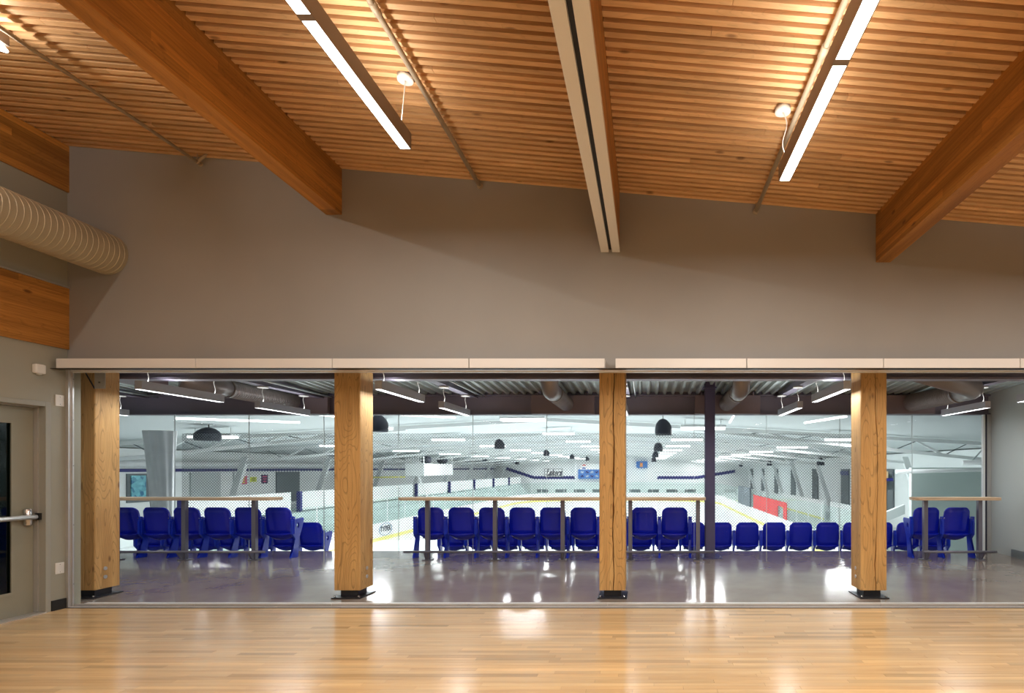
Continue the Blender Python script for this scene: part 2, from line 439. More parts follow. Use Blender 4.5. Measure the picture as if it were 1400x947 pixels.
# maple strips joined: each strip is too thin in the photo to pick apart
v, f, tones = [], [], []
yy = YB; row = 0
while yy < WY - 0.045:
    x = XL - 0.1 - random.random() * 0.9; y1 = min(yy + 0.057, WY - 0.035)
    while x < XR:
        L = random.uniform(0.28, 1.3); x1 = min(x + L, XR + 0.1)
        n = len(v); g = 0.0006; z = random.uniform(-0.0002, 0.0002)
        v += [(x + g, yy + g, z), (x1 - g, yy + g, z), (x1 - g, y1 - g, z), (x + g, y1 - g, z),
              (x + g, yy + g, -0.004), (x1 - g, yy + g, -0.004), (x1 - g, y1 - g, -0.004), (x + g, y1 - g, -0.004)]
        f += [(n, n + 1, n + 2, n + 3), (n, n + 4, n + 5, n + 1), (n + 1, n + 5, n + 6, n + 2), (n + 2, n + 6, n + 7, n + 3), (n + 3, n + 7, n + 4, n)]
        t = random.gauss(1.0, 0.075)
        if random.random() < 0.06: t *= 0.76
        wv = random.uniform(-0.03, 0.03)
        tones += [(t + wv, t, t - wv * 1.2, 1)] * 5
        x = x1
    yy += 0.057; row += 1
me = bpy.data.meshes.new('floor_strips'); me.from_pydata(v, [], f)
ca = me.color_attributes.new('tone', 'FLOAT_COLOR', 'CORNER')
buf = []
for p, t in zip(me.polygons, tones): buf += list(t) * 4
ca.data.foreach_set('color', buf)
me.materials.append(M['maple'])
fs = bpy.data.objects.new('floor_strips', me); COL.objects.link(fs); fs.parent = floor; fs.location = -wloc(floor)
fs['kind'] = 'stuff'

# main wall above the opening, its right pier
mb = MB()
zt = lambda x: zc(x) + 0.25
mb.prism([(XL - 0.6, OPZ), (XR, OPZ), (XR, zt(XR)), (XL - 0.6, zt(XL - 0.6))], 'Y', WY, WY + WT)
wall_front = struct('wall_front', mb, M['wall'], 'taupe painted wall above the wide glazed opening')
struct('wall_front.001', MB().box(6.2, XR, WY, WY + WT, 0, OPZ), M['wall'], 'pier at the right end of the opening')

# left wall built around the door and the glulam bands (face at XL)
DY1 = 5.765; DY0 = 4.62; DZ = 2.22       # outer frame
mb = MB()
T = 0.3
mb.box(XL - T, XL, DY1, 6.08, 0, 2.80)
mb.box(XL - T, XL, YB, DY0, 0, 2.80)
mb.box(XL - T, XL, DY0, DY1, DZ, 2.80)
mb.box(XL - T, XL, YB, WY, 2.80, 5.3)
wl = struct('wall_left', mb, M['wall_left'], 'olive grey left wall with a door and timber bands')
struct('wall_back', MB().box(XL - T, XR, YB - 0.15, YB, 0, 5.3), M['wall'], 'back wall behind the viewer')
struct('wall_right', MB().box(XR, XR + 0.15, YB, WY, 0, 5.0), M['wall'], 'right wall outside the view')

# ceiling: back boards darkened for the gap shade plus proud boards, each row split between beams
ang = math.atan(SL)
mb = MB()
z0 = lambda x: zc(x) + 0.055
mb.v += [(XL - 0.2, YB, z0(XL - 0.2)), (XR, YB, z0(XR)), (XR, WY, z0(XR)), (XL - 0.2, WY, z0(XL - 0.2)),
         (XL - 0.2, YB, z0(XL - 0.2) + 0.2), (XR, YB, z0(XR) + 0.2), (XR, WY, z0(XR) + 0.2), (XL - 0.2, WY, z0(XL - 0.2) + 0.2)]
mb.f += [(0, 3, 2, 1), (4, 5, 6, 7), (0, 1, 5, 4), (1, 2, 6, 5), (2, 3, 7, 6), (3, 0, 4, 7)]; mb.sm += [False] * 6
ceiling = struct('ceiling', mb, M['board_shaded'], 'sloping ceiling of alternating fir boards on edge')
PIT = 0.0855
bays = [(XL, -3.503), (-3.328, -0.495), (-0.295, 2.504), (2.664, XR)]
meshes = {}
def board_mesh(L, k):
    key = (round(L, 3), k)
    if key not in meshes:
        b = MB().box(-L / 2, L / 2, -0.0235, 0.0235, 0, 0.058)
        me = bpy.data.meshes.new('board'); me.from_pydata(b.v, [], b.f); me.materials.append(M['board'])
        meshes[key] = me
    return meshes[key]
row = 0; yb = WY - 0.03
cw = wloc(ceiling)
far = MB()
while yb > YB:
    vis = yb > 2.75
    for bi, (xa, xb) in enumerate(bays):
        if vis and bi == 3:
            xe = min(XR, 0.8 + yb * 0.72 + 0.6)
        # some rows have a butt joint inside the bay
        cuts = [xa, xb]
        if vis and row % 3 == bi % 3 and bi < 3: cuts = [xa, xa + (xb - xa) * random.uniform(0.25, 0.75), xb]
        for a, b in zip(cuts[:-1], cuts[1:]):
            xm = (a + b) / 2; L = (b - a) / math.cos(ang) - 0.003
            if vis:
                o = bpy.data.objects.new('board', board_mesh(L, 0)); COL.objects.link(o)
                o.parent = ceiling
                o.location = Vector((xm, yb, zc(xm) + random.uniform(-0.0015, 0.0015))) - cw
                o.rotation_euler = (0, ang, 0)
            else:
                far.bar((a, yb, zc(a) + 0.029), (b, yb, zc(b) + 0.029), 0.047, 0.058)
    row += 1; yb -= PIT
o = far.build('board_rows', M['board'], ceiling); o['kind'] = 'stuff'

# lobby structure
struct('floor.001', MB().box(LX0, LX1 + 0.2, WY + 0.005, DE, -0.2, 0), M['concrete'], 'polished concrete floor of the spectator lobby')
struct('wall_lobby_right', MB().box(LX1, LX1 + 0.15, WY + WT, DE + 0.02, 0, 3.4), M['wall_lobby'], 'grey green right wall of the lobby')
struct('wall_lobby_left', MB().box(LX0 - 0.15, LX0, WY + WT, DE, 0, 3.4), M['wall_lobby'], 'left wall of the lobby beyond the view')
# room-side wall of the lobby to the left of the room
struct('wall_lobby_near', MB().box(LX0, XL - T, 5.95, 6.1, 0, 3.4), M['wall_lobby'], 'near wall of the lobby left of the room')
struct('baseboard_right', MB().box(LX1 - 0.03, LX1, 6.1, 9.35, 0, 0.13), M['rink_dark'], 'grey base strip on the lobby right wall')
struct('baseboard_left', MB().box(XL, XL + 0.012, DY1 + 0.01, 5.93, 0, 0.11), M['black'], 'black rubber base beside the door')

# ribbed metal deck
prof = []
x = LX0; p = 0.152
while x < LX1:
    prof += [(x, 0), (x + 0.045, 0), (x + 0.06, 0.05), (x + 0.137, 0.05)]
    x += p
mb = MB()
def dz(y): return EYE + 1.36 + 0.06 * (DE - y)
for ya in (WY + WT, DE + 0.4):
    mb.v += [(u, ya, w_ + dz(ya)) for u, w_ in prof]
k = len(prof)
for i in range(k - 1): mb.f.append((i, i + k, i + 1 + k, i + 1)); mb.sm.append(False)
struct('ceiling.001', mb, M['deck'], 'ribbed galvanised metal deck above the lobby')
struct('ceiling.002', MB().box(LX0, LX1, WY + WT, DE + 0.4, 3.32, 3.45), M['rink_dark'], 'roof slab above the metal deck')

# ------------------------------------------------------------------ glulam beams
def beam(x0, x1, zb, label, m='glulam'):
    xm = (x0 + x1) / 2
    t = thing('glulam_beam', label, 'beam', (xm, WY, zb), 'glulam roof beams')
    MB().prism([(x0, zb), (x1, zb), (x1, zc(x1) + 0.05), (x0, zc(x0) + 0.05)], 'Y', YB, WY + 0.0).build('timber', M[m], t, bevel=0.004)
    return t
beam(-3.503, -3.328, 4.288, 'orange glulam roof beam left of the long pendant lamp, ending over the second post')
bm = beam(-0.495, -0.295, 3.93, 'central glulam roof beam with a grey partition track fixed beneath it')
beam(2.504, 2.664, 3.768, 'orange glulam roof beam at the right, ending above the fourth post')
t = thing('wall_beam', 'glulam band set in the left wall directly under the ceiling', 'beam', (XL, 1.0, 4.53), 'timber bands in the left wall')
MB().box(XL - 0.1, XL + 0.02, YB, WY, 4.53, 5.035).build('timber', M['glulam'], t)
t = thing('wall_beam', 'lower glulam band in the left wall below the round duct', 'beam', (XL, 1.0, 2.816), 'timber bands in the left wall')
MB().box(XL - 0.1, XL + 0.02, YB, WY, 2.816, 3.48).build('timber', M['glulam_low'], t)
MB().box(XL, XL + 0.035, YB, WY, 3.482, 3.50).build('ledge', M['paint_grey'], t)

# partition track under the central beam
t = thing('partition_track', 'grey folding partition track with a dark slot under the central beam', 'track', (-0.395, WY, 3.88))
MB().box(-0.499, -0.412, YB, WY, 3.88, 3.929).build('track_half', M['cover'], t, bevel=0.003)
MB().box(-0.378, -0.291, YB, WY, 3.88, 3.929).build('track_half', M['cover'], t, bevel=0.003)
MB().box(-0.413, -0.377, YB, WY, 3.912, 3.929).build('slot', M['black'], t)

# ------------------------------------------------------------------ round duct
def duct_profile(y0, y1, r, pitch, rib):
    pts, rad = [], []
    y = y0
    while y < y1:
        for dy, rr in ((0, r), (pitch * 0.78, r), (pitch * 0.84, r + rib), (pitch * 0.94, r + rib)):
            if y + dy < y1: pts.append(y + dy); rad.append(rr)
        y += pitch
    return pts, rad

t = thing('spiral_duct', 'large beige spiral duct running along the left wall into the front wall', 'duct', (-5.88, 2, 3.635))
ys, rs = duct_profile(YB, WY + 0.05, 0.216, 0.056, 0.0035)
MB().tube([(-5.88, y, 3.85) for y in ys], 0, 80, rr=rs, smooth=False).build('duct_tube', M['duct'], t)

# ------------------------------------------------------------------ ceiling pipes
def pipe(x, z, r, label, coup=None, tee=False):
    t = thing('ceiling_pipe', label, 'pipe', (x, WY, z), 'sprinkler pipes under the ceiling')
    MB().cyl((x, YB, z), (x, WY, z), r, 12).build('pipe_run', M['pipe'], t)
    if coup:
        MB().tube([(x, coup - 0.05, z), (x, coup - 0.05, z), (x, coup + 0.05, z), (x, coup + 0.05, z)], 0, 14, rr=[r, r * 1.3, r * 1.3, r]).build('coupling', M['pipe'], t)
    for y in ([WY - 0.03] if not tee else [WY - 0.05]):
        b = MB().cyl((x, y, z), (x, y, zc(x) + 0.04), 0.005, 8)
        b.tube([(x, y - 0.012, z), (x, y + 0.012, z)], r * 1.25, 14)
        b.build('hanger', M['pipe'], t)
    b = MB().cyl((x, WY - 0.012, z), (x, WY, z), r * 1.5, 16); b.build('wall_flange', M['pipe'], t)
    if tee:
        MB().cyl((x, WY - 0.05, z), (x + 0.11, WY - 0.05, zc(x + 0.11) + 0.02), r * 0.9, 10).build('brace', M['pipe'], t)
    return t
pipe(-4.87, 4.84, 0.016, 'thin dark ceiling pipe left of the first glulam beam', None, True)
pipe(-1.82, 4.60, 0.021, 'ceiling pipe beside the left pendant lamp', 3.64)
pipe(1.19, 4.32, 0.021, 'ceiling pipe passing behind the right pendant lamp', 3.65)

# ------------------------------------------------------------------ pendant lamps in the room
SEG = 1.335
def pendant(xc, label, wavy, group='long pendant lamps'):
    zt_ = zc(xc) - 0.385; zb = zt_ - 0.13; W = 0.094
    y1 = 4.5
    t = thing('pendant_lamp', label, 'lamp', (xc, 2.0, zb), group)
    hw = W / 2
    b = MB()
    b.box(xc - hw, xc - hw + 0.006, YB + 0.3, y1, zb, zt_); b.box(xc + hw - 0.006, xc + hw, YB + 0.3, y1, zb, zt_)
    b.box(xc - hw, xc + hw, y1 - 0.006, y1, zb, zt_)
    b.box(xc - hw, xc + hw, YB + 0.3, YB + 0.306, zb, zt_)
    b.box(xc - hw + 0.006, xc + hw - 0.006, YB + 0.3, y1, zb + 0.06, zb + 0.07)
    b.build('housing', M['lamp_body'], t)
    y = y1 - 0.008
    while y - SEG > YB + 0.3:
        a, c = y - SEG + 0.05, y
        MB().box(xc - hw + 0.006, xc + hw - 0.006, a, c, zb + 0.002, zb + 0.012).build('lens', M['lens'], t)
        MB().box(xc - hw + 0.004, xc + hw - 0.004, a - 0.05, a, zb - 0.001, zb + 0.02).build('joint_plate', M['lamp_body'], t)
        area('lamp_down', (xc, (a + c) / 2, zb + 0.001), W - 0.014, c - a, P_ROOM_DOWN, WARM, True, t)
        area('lamp_up', (xc, (a + c) / 2, zt_ - 0.02), W - 0.014, c - a, P_ROOM_UP, WARM, False, t)
        y -= SEG
    # suspension
    yc = 4.37
    xk = xc + (0.055 if not wavy else -0.045)
    MB().tube([(xk, yc, zc(xk) - 0.035), (xk, yc, zc(xk) - 0.035), (xk, yc, zc(xk) + 0.002)], 0, 24, rr=[0.055, 0.062, 0.062]).build('canopy', M['white'], t)
    pth = []
    n = 14
    for i in range(n + 1):
        s_ = i / n
        x = xk + (xc - xk) * s_ * 0.6; yv = yc
        if wavy: x += 0.028 * math.sin(s_ * 2 * PI) * (1 - 0.3 * s_)
        pth.append((x, yv, zc(xk) - 0.033 + (zt_ + 0.0 - zc(xk) + 0.033) * s_))
    MB().tube(pth, 0.0045, 8).build('cord', M['white'], t)
    MB().cyl((pth[-1][0], yc, zt_ - 0.005), (pth[-1][0], yc, zt_ + 0.02), 0.009, 10).build('gripper', M['steel'], t)
    return t
pendant(-1.995, 'long pendant lamp with a straight cord, hanging at the left of the central beam', False)
pendant(1.14, 'long pendant lamp with a wavy cord, hanging at the right of the central beam', True)
# the same lamp type hangs in the next bay, outside the frame
pendant(4.25, 'long pendant lamp in the bay to the right, outside the view', True)
# surface strip in the far left bay
t = thing('strip_lamp', 'ceiling strip lamp at the upper left edge', 'lamp', (-5.05, 2, 4.80))
xs_ = -5.0; zs_ = zc(xs_)
MB().box(xs_ - 0.03, xs_ + 0.03, YB + 0.5, 4.24, zs_ - 0.12, zs_ - 0.004).build('housing', M['lamp_body'], t)
MB().tube([(xs_, YB + 0.5, zs_ - 0.15), (xs_, 4.21, zs_ - 0.15), (xs_, 4.25, zs_ - 0.15)], 0, 14, rr=[0.028, 0.028, 0.012]).build('lens', M['lens'], t)
area('lamp_down', (xs_, 0.6, zs_ - 0.182), 0.05, 7.0, 40, WARM, True, t)
for sx in (-1, 1):
    l = area('lamp_side', (xs_ + sx * 0.034, 0.6, zs_ - 0.155), 0.02, 7.2, 60, WARM, True, t)
    l.rotation_euler = (0, -sx * PI * 0.66, 0)

# ------------------------------------------------------------------ door in the left wall
d = thing('door_1', 'grey steel door with a glass light and push bar in the left wall', 'door', (XL, (DY0 + DY1) / 2, 0)); d['kind'] = 'structure'
xl = XL - 0.10
b = MB()
b.box(XL - 0.16, XL + 0.012, DY1 - 0.05, DY1, 0, DZ); b.box(XL - 0.16, XL + 0.012, DY0, DY0 + 0.05, 0, DZ); b.box(XL - 0.16, XL + 0.012, DY0 + 0.05, DY1 - 0.05, DZ - 0.05, DZ)
b.build('door_frame', M['frame_paint'], d, bevel=0.003)
b = MB(); b.box(XL - 0.16, XL - 0.06, DY1 - 0.065, DY1 - 0.05, 0, DZ - 0.05); b.box(XL - 0.16, XL - 0.06, DY0 + 0.065, DY1 - 0.065, DZ - 0.065, DZ - 0.05)
b.build('door_stop', M['paint_grey'], d)
y0, y1 = DY0 + 0.055, DY1 - 0.068
g0, g1 = y0 + 0.19, y1 - 0.19; gz0, gz1 = 0.25, 1.99
b = MB(); b.box(xl - 0.045, xl, y0, g0, 0.008, DZ - 0.068); b.box(xl - 0.045, xl, g1, y1, 0.008, DZ - 0.068)
b.box(xl - 0.045, xl, g0, g1, 0.008, gz0); b.box(xl - 0.045, xl, g0, g1, gz1, DZ - 0.068)
lf = b.build('door_leaf', M['door_paint'], d)
b = MB()
for (a, c, e, f_) in ((g0 - 0.02, g0 + 0.012, gz0 - 0.02, gz1 + 0.02), (g1 - 0.012, g1 + 0.02, gz0 - 0.02, gz1 + 0.02), (g0 + 0.012, g1 - 0.012, gz0 - 0.02, gz0 + 0.012), (g0 + 0.012, g1 - 0.012, gz1 - 0.012, gz1 + 0.02)):
    b.box(xl, xl + 0.008, a, c, e, f_)
b.build('glass_bead', M['door_paint'], lf)
MB().box(xl - 0.025, xl - 0.018, g0, g1, gz0, gz1).build('pane', glass('door_glass', (0.25, 0.33, 0.30), 1.6), lf)
b = MB(); b.tube([(xl + 0.075, y0 + 0.05, 1.015), (xl + 0.075, y1 - 0.04, 1.015)], 0.024, 14); hb = b.build('push_bar', M['alu'], d)
b = MB().tube([(xl + 0.03, y1 - 0.075, 0.93), (xl + 0.03, y1 - 0.075, 0.935), (xl + 0.03, y1 - 0.075, 1.095), (xl + 0.03, y1 - 0.075, 1.10)], 0, 20, rr=[0.028, 0.034, 0.034, 0.028]); b.build('latch_case', M['steel'], d)
MB().box(XL - 0.075, XL - 0.03, DY1 - 0.075, DY1 - 0.049, 0.98, 1.05).build('strike', M['black'], d)
MB().box(xl - 0.05, XL + 0.02, DY0 + 0.05, DY1 - 0.05, 0, 0.012).build('threshold', M['alu'], d)
struct('wall_beyond_door', MB().box(XL - 1.6, XL - 1.5, 4.2, 5.95, 0, 2.6), M['rink_dark'], 'dark backing painted for the shade behind the door glass')  # dark sheet added so the door glass has darkness behind it

# sensor, switch plates
t = thing('motion_sensor', 'small white sensor on the left wall under the track cover end', 'sensor', (XL + 0.03, 5.64, 2.47))
b = MB().box(XL, XL + 0.05, 5.59, 5.69, 2.50, 2.60); b.build('body', M['white'], t, bevel=0.015)
MB().tube([(XL + 0.025, 5.64, 2.50), (XL + 0.025, 5.64, 2.492)], 0.02, 14).build('eye', M['white'], t)
for z, lb in ((2.19, 'white blank wall plate high beside the door frame'), (0.385, 'white socket plate low beside the door frame')):
    t = thing('wall_plate', lb, 'wall plate', (XL, 5.86, z), 'wall plates left of the opening')
    MB().box(XL, XL + 0.008, 5.815, 5.90, z, z + 0.12).build('plate', M['white'], t, bevel=0.002)
    for zz in (0.02, 0.10): MB().cyl((XL + 0.007, 5.8575, z + zz), (XL + 0.010, 5.8575, z + zz), 0.004, 8).build('screw', M['steel'], t)

# opening jamb, header covers, bottom track and glass panels
t = thing('opening_jamb', 'aluminium jamb channel at the left end of the opening', 'jamb', (XL, 5.97, 0))
b = MB(); b.box(XL, XL + 0.03, 5.92, 5.935, 0, OPZ); b.box(XL, XL + 0.03, 5.965, 5.98, 0, OPZ); b.box(XL, XL + 0.012, 5.935, 5.965, 0, OPZ)
b.build('channel', M['alu'], t)
for z in (0.25, 0.9, 1.55, 2.05, 2.5):
    MB().cyl((XL + 0.03, 5.973, z), (XL + 0.033, 5.973, z), 0.004, 8).build('screw', M['steel'], t)

t = thing('track_cover', 'pale metal cover boxes over the glass wall track along the opening head', 'track cover', (0, 5.85, OPZ))
cy0, cy1 = 5.75, WY; s_ = FPX / cy0
X = lambda px: (px - 884) / s_
cuts = [76, 267, 454, 641, 827]; cuts2 = [841, 1021, 1208, 1395, 1582]
for cs in (cuts, cuts2):
    for a, c in zip(cs[:-1], cs[1:]):
        MB().box(X(a) + 0.004, X(c) - 0.004, cy0, cy1 - 0.003, 2.583, 2.682).build('cover_panel', M['cover'], t, bevel=0.002)
b = MB(); b.box(XL, 6.2, 5.955, 6.02, 2.577, OPZ); b.build('head_rail', M['cover'], t)
b = MB(); b.box(XL, 6.2, 5.765, 5.86, 2.579, 2.583); b.build('painted_shade_strip', M['black'], t)  # flat black plate paints the shade under the cover boxes

t = thing('sill_track', 'silver floor track with dark grooves along the opening', 'track', (0, 5.94, 0))
MB().box(XL + 0.02, 6.2, 5.906, 6.15, 0.0, 0.004).build('base_channel', M['black_steel'], t)
for (a, c, h) in ((5.928, 5.962, 0.006), (5.985, 6.145, 0.006)):
    MB().box(XL + 0.02, 6.2, a, c, 0.0, h).build('rail', M['cover'], t)

t = thing('glass_wall', 'frameless folding glass panels closing the wide opening', 'glass wall', (0, 5.985, 0))
s6 = FPX / 5.985
xs = [XL + 0.04] + [(p - 884) / s6 for p in (267, 454, 641, 831, 1018, 1204, 1392)] + [6.18]
for a, c in zip(xs[:-1], xs[1:]):
    g = MB().box(a + 0.002, c - 0.002, 5.98, 5.99, 0.03, 2.577).build('glass_panel', M['glass'], t)
    MB().box(a + 0.002, c - 0.002, 5.975, 5.995, 0.007, 0.03).build('bottom_rail', M['alu'], g)

# angle bracket at the top left of the opening
t = thing('angle_bracket', 'grey steel bracket at the head of the first post', 'bracket', (-6.23, 6.2, 2.4))
MB().box(-6.24, -6.12, 6.14, 6.15, 2.42, 2.62).build('plate', M['paint_grey'], t, bevel=0.003)
MB().cyl((-6.18, 6.135, 2.49), (-6.18, 6.14, 2.49), 0.01, 10).build('bolt', M['steel'], t)
MB().bar((-6.32, 6.12, 2.60), (-6.24, 6.145, 2.42), 0.01, 0.01).build('stay', M['black_steel'], t)

# ------------------------------------------------------------------ timber posts
def post(xc, label, cracks, bolts=None, seed=0):
    y0, y1, z0, z1 = 6.35, 6.655, 0.095, 2.75
    W = 0.305; x0 = xc - W / 2; x1 = xc + W / 2
    t = thing('timber_post', label, 'post', (xc, (y0 + y1) / 2, 0), 'timber posts behind the glass')
    b = MB(); n = 70; rings = []
    cx = [c for c in cracks]
    for i in range(n + 1):
        z = z0 + (z1 - z0) * i / n
        ring = [(x0 + 0.008, y0), ]
        for (u, wd, dp, za, zb) in cx:
            wob = noise.noise(Vector((seed + u * 9, 3.1, z * 1.7))) * 0.028 + noise.noise(Vector((seed, u * 7, z * 9))) * 0.006
            ends = max(0.0, min(1.0, (z - za) / 0.15)) * max(0.0, min(1.0, (zb - z) / 0.15))
            ww = wd * (0.45 + 0.8 * abs(noise.noise(Vector((seed, u, z * 3.3))) * 2)) * ends + 0.0004
            c = x0 + W * u + wob
            ring += [(c - ww, y0), (c - ww * 0.1, y0 + dp * ends + 0.0003), (c + ww * 0.1, y0 + dp * ends + 0.0003), (c + ww, y0)]
        ring += [(x1 - 0.008, y0), (x1, y0 + 0.008), (x1, (y0 + y1) / 2), (x1, y1 - 0.008), (x1 - 0.008, y1), (x0 + 0.008, y1), (x0, y1 - 0.008), (x0, (y0 + y1) / 2), (x0, y0 + 0.008)]
        jit = 0.0012
        base = len(b.v); k = len(ring)
        b.v += [(px_ + random.uniform(-jit, jit) * 0.4, py_ , z) for px_, py_ in ring]
        rings.append((base, k))
    for i in range(n):
        a, k = rings[i]; c, _ = rings[i + 1]
        for j in range(k):
            q = (j + 1) % k
            b.f.append((a + j, a + q, c + q, c + j)); b.sm.append(False)
    a, k = rings[0]; b.f.append(tuple(a + j for j in range(k))[::-1]); b.sm.append(False)
    a, k = rings[-1]; b.f.append(tuple(a + j for j in range(k))); b.sm.append(False)
    b.build('timber', M['post'], t)
    MB().box(xc - 0.10, xc + 0.10, y0 + 0.05, y1 - 0.05, 0.012, 0.12).build('base_shoe', M['black_steel'], t)
    MB().box(xc - 0.17, xc + 0.17, y0 - 0.03, y1 + 0.03, 0.0, 0.014).build('base_plate', M['black_steel'], t, bevel=0.002)
    for sx in (-0.14, 0.14):
        MB().cyl((xc + sx, y0 - 0.005, 0.012), (xc + sx, y0 - 0.005, 0.035), 0.012, 6).build('anchor_bolt', M['steel'], t)
    for (side, yy_, zz) in (bolts or []):
        xf = x1 if side > 0 else x0
        MB().cyl((xf - 0.002 * side, yy_, zz), (xf + 0.008 * side, yy_, zz), 0.022, 14).build('bolt_head', M['alu'], t)
    return t
post(-6.60, 'leftmost timber post, two round bolt heads near its foot', [(0.62, 0.006, 0.03, 0.1, 1.6)], [(1, 6.47, 0.33), (1, 6.47, 0.23)], 1)
post(-3.50, 'second timber post from the left, brown with wavy grain checks on its face', [(0.55, 0.0018, 0.01, 0.6, 2.5)], [(1, 6.50, 0.33), (1, 6.50, 0.23)], 2)
post(-0.40, 'third timber post from the left, split by a long dark central crack', [(0.53, 0.0075, 0.05, 0.0, 2.9), (0.86, 0.0015, 0.01, 0.4, 1.2)], [(-1, 6.50, 0.33)], 3)
post(2.655, 'rightmost timber post with a ragged crack right of centre', [(0.60, 0.006, 0.04, 0.0, 2.9)], [(-1, 6.50, 0.33), (-1, 6.50, 0.23)], 4)

# ------------------------------------------------------------------ lobby steel
t = thing('steel_beam', 'long dark steel beam above the rink glazing', 'beam', (0, DE, EYE + 1.0), 'steel beams over the lobby')
MB().box(LX0, LX1, DE + 0.02, DE + 0.05, EYE + 1.0, EYE + 1.42).build('web', M['purple'], t)
MB().box(LX0, LX1, DE - 0.05, DE + 0.16, EYE + 0.985, EYE + 1.01).build('flange', M['purple'], t)
MB().box(LX0, LX1, DE - 0.05, DE + 0.16, EYE + 1.325, EYE + 1.35).build('flange', M['purple'], t)
t = thing('steel_beam', 'dark steel beam just behind the heads of the timber posts', 'beam', (0, 6.75, 2.62), 'steel beams over the lobby')
MB().box(LX0, LX1, 6.70, 6.86, EYE + 1.10, EYE + 1.125).build('flange', M['purple'], t)
MB().box(LX0, LX1, 6.765, 6.79, EYE + 1.125, EYE + 1.53).build('web', M['purple'], t)
for i, xb in enumerate((-9.1, -5.93, -3.13, -0.36, 2.40, 5.2)):
    nm = ['leftmost', 'second', 'third', 'fourth', 'fifth', 'rightmost'][i]
    t = thing('steel_joist', nm + ' dark steel joist under the ribbed deck, running towards the rink', 'beam', (xb, 8, EYE + 1.27), 'steel joists under the deck')
    MB().box(xb - 0.07, xb + 0.07, 6.87, DE - 0.125, EYE + 1.27, EYE + 1.285).build('flange', M['purple'], t)
    MB().prism([(6.87, EYE + 1.285), (DE - 0.125, EYE + 1.285), (DE - 0.125, dz(DE) - 0.02), (6.87, dz(6.87) - 0.02)], 'X', xb - 0.012, xb + 0.012).build('web', M['purple'], t)
    MB().cyl((xb + 0.16, 6.87, EYE + 1.34), (xb + 0.16, DE - 0.06, EYE + 1.30), 0.014, 8).build('conduit', M['rink_grey'], t)
BX = [(-6.22, -5.80, 'left'), (-2.10, -0.95, 'middle'), (0.88, 2.07, 'right of centre'), (4.2, 5.25, 'right')]
for a, c, nm in BX:
    t = thing('steel_box', 'dark boxed cover on the rink beam where the %s duct ends' % nm, 'box', ((a + c) / 2, DE - 0.03, EYE + 1.0), 'boxes on the rink beam')
    MB().box(a, c, DE - 0.12, DE - 0.052, EYE + 0.99, EYE + 1.33).build('casing', M['purple_light'], t, bevel=0.004)
    for xx in (a + 0.12, c - 0.12): MB().cyl((xx, DE - 0.09, EYE + 1.33), (xx, DE - 0.09, EYE + 1.40), 0.018, 8).build('hanger', M['purple'], t)

# steel column
t = thing('steel_column', 'dark navy steel column standing at the end of the central table', 'column', (1.07, 9.25, 0))
b = MB()
cx = 1.075
b.box(cx - 0.08, cx + 0.08, 9.16, 9.172, 0.012, 2.99); b.box(cx - 0.08, cx + 0.08, 9.318, 9.33, 0.012, 2.99); b.box(cx - 0.006, cx + 0.006, 9.172, 9.318, 0.012, 2.99)
b.build('shaft', M['column'], t)
MB().box(cx - 0.20, cx + 0.20, 9.08, 9.60, 0, 0.014).build('base_plate', M['column'], t)
MB().box(cx - 0.12, cx + 0.10, 9.12, 9.36, 2.87, 2.89).build('cap_plate', M['column'], t)
for sx in (-0.16, 0.16): MB().cyl((cx + sx, 9.12, 0.012), (cx + sx, 9.12, 0.04), 0.012, 6).build('anchor_bolt', M['steel'], t)

# ------------------------------------------------------------------ lobby ducts
def arc_path(p0, c, p1, rad, n=8):
    """polyline p0 -> c -> p1 with a rounded elbow"""
    p0, c, p1 = Vector(p0), Vector(c), Vector(p1)
    a = c + (p0 - c).normalized() * rad; e = c + (p1 - c).normalized() * rad
    out = [p0]
    for i in range(n + 1):
        s_ = i / n
        out.append(a * (1 - s_) ** 2 + c * 2 * s_ * (1 - s_) + e * s_ ** 2)
    out.append(p1)
    return out
def lobby_duct(path0, c, far_pt, r, label):
    t = thing('round_duct', label, 'duct', tuple(Vector(c)), 'round ducts over the lobby')
    pth = arc_path(path0, c, (Vector(c) + (Vector(far_pt) - Vector(c)).normalized() * 0.42), 0.22)
    MB().tube(pth, r, 24).build('elbow', M['duct_dark'], t)
    p = pth[-1]; f_ = Vector(far_pt); L = (f_ - p).length; dirv = (f_ - p).normalized()
    pts, rr = [], []
    y = 0
    while y < L:
        for dy, q in ((0, r), (0.03, r), (0.034, r + 0.006), (0.042, r + 0.006)):
            if y + dy < L: pts.append(p + dirv * (y + dy)); rr.append(q)
        y += 0.046
    MB().tube(pts, 0, 24, rr=rr).build('spiral_run', M['duct_dark'], t)
    MB().tube([p - dirv * 0.02, p + dirv * 0.02], r + 0.012, 24).build('collar', M['duct_dark'], t)
    return t
lobby_duct((-1.43, 8.0, EYE + 1.46), (-1.43, 8.0, EYE + 1.16), (-1.46, DE - 0.125, EYE + 1.17), 0.13, 'round duct dropping and turning towards the rink beside the third post')
lobby_duct((1.40, 8.0, EYE + 1.46), (1.40, 8.0, EYE + 1.16), (1.45, DE - 0.125, EYE + 1.17), 0.13, 'round duct dropping and turning towards the rink above the steel column')
lobby_duct((3.3, 7.08, EYE + 1.34), (4.95, 8.15, EYE + 1.19), (4.80, DE - 0.125, EYE + 1.19), 0.15, 'thick duct bending back towards the rink right of the rightmost post')
lobby_duct((-6.60, 7.70, EYE + 1.27), (-6.42, 7.9, EYE + 1.22), (-6.42, DE - 0.125, EYE + 1.21), 0.13, 'spiral duct above the left table')

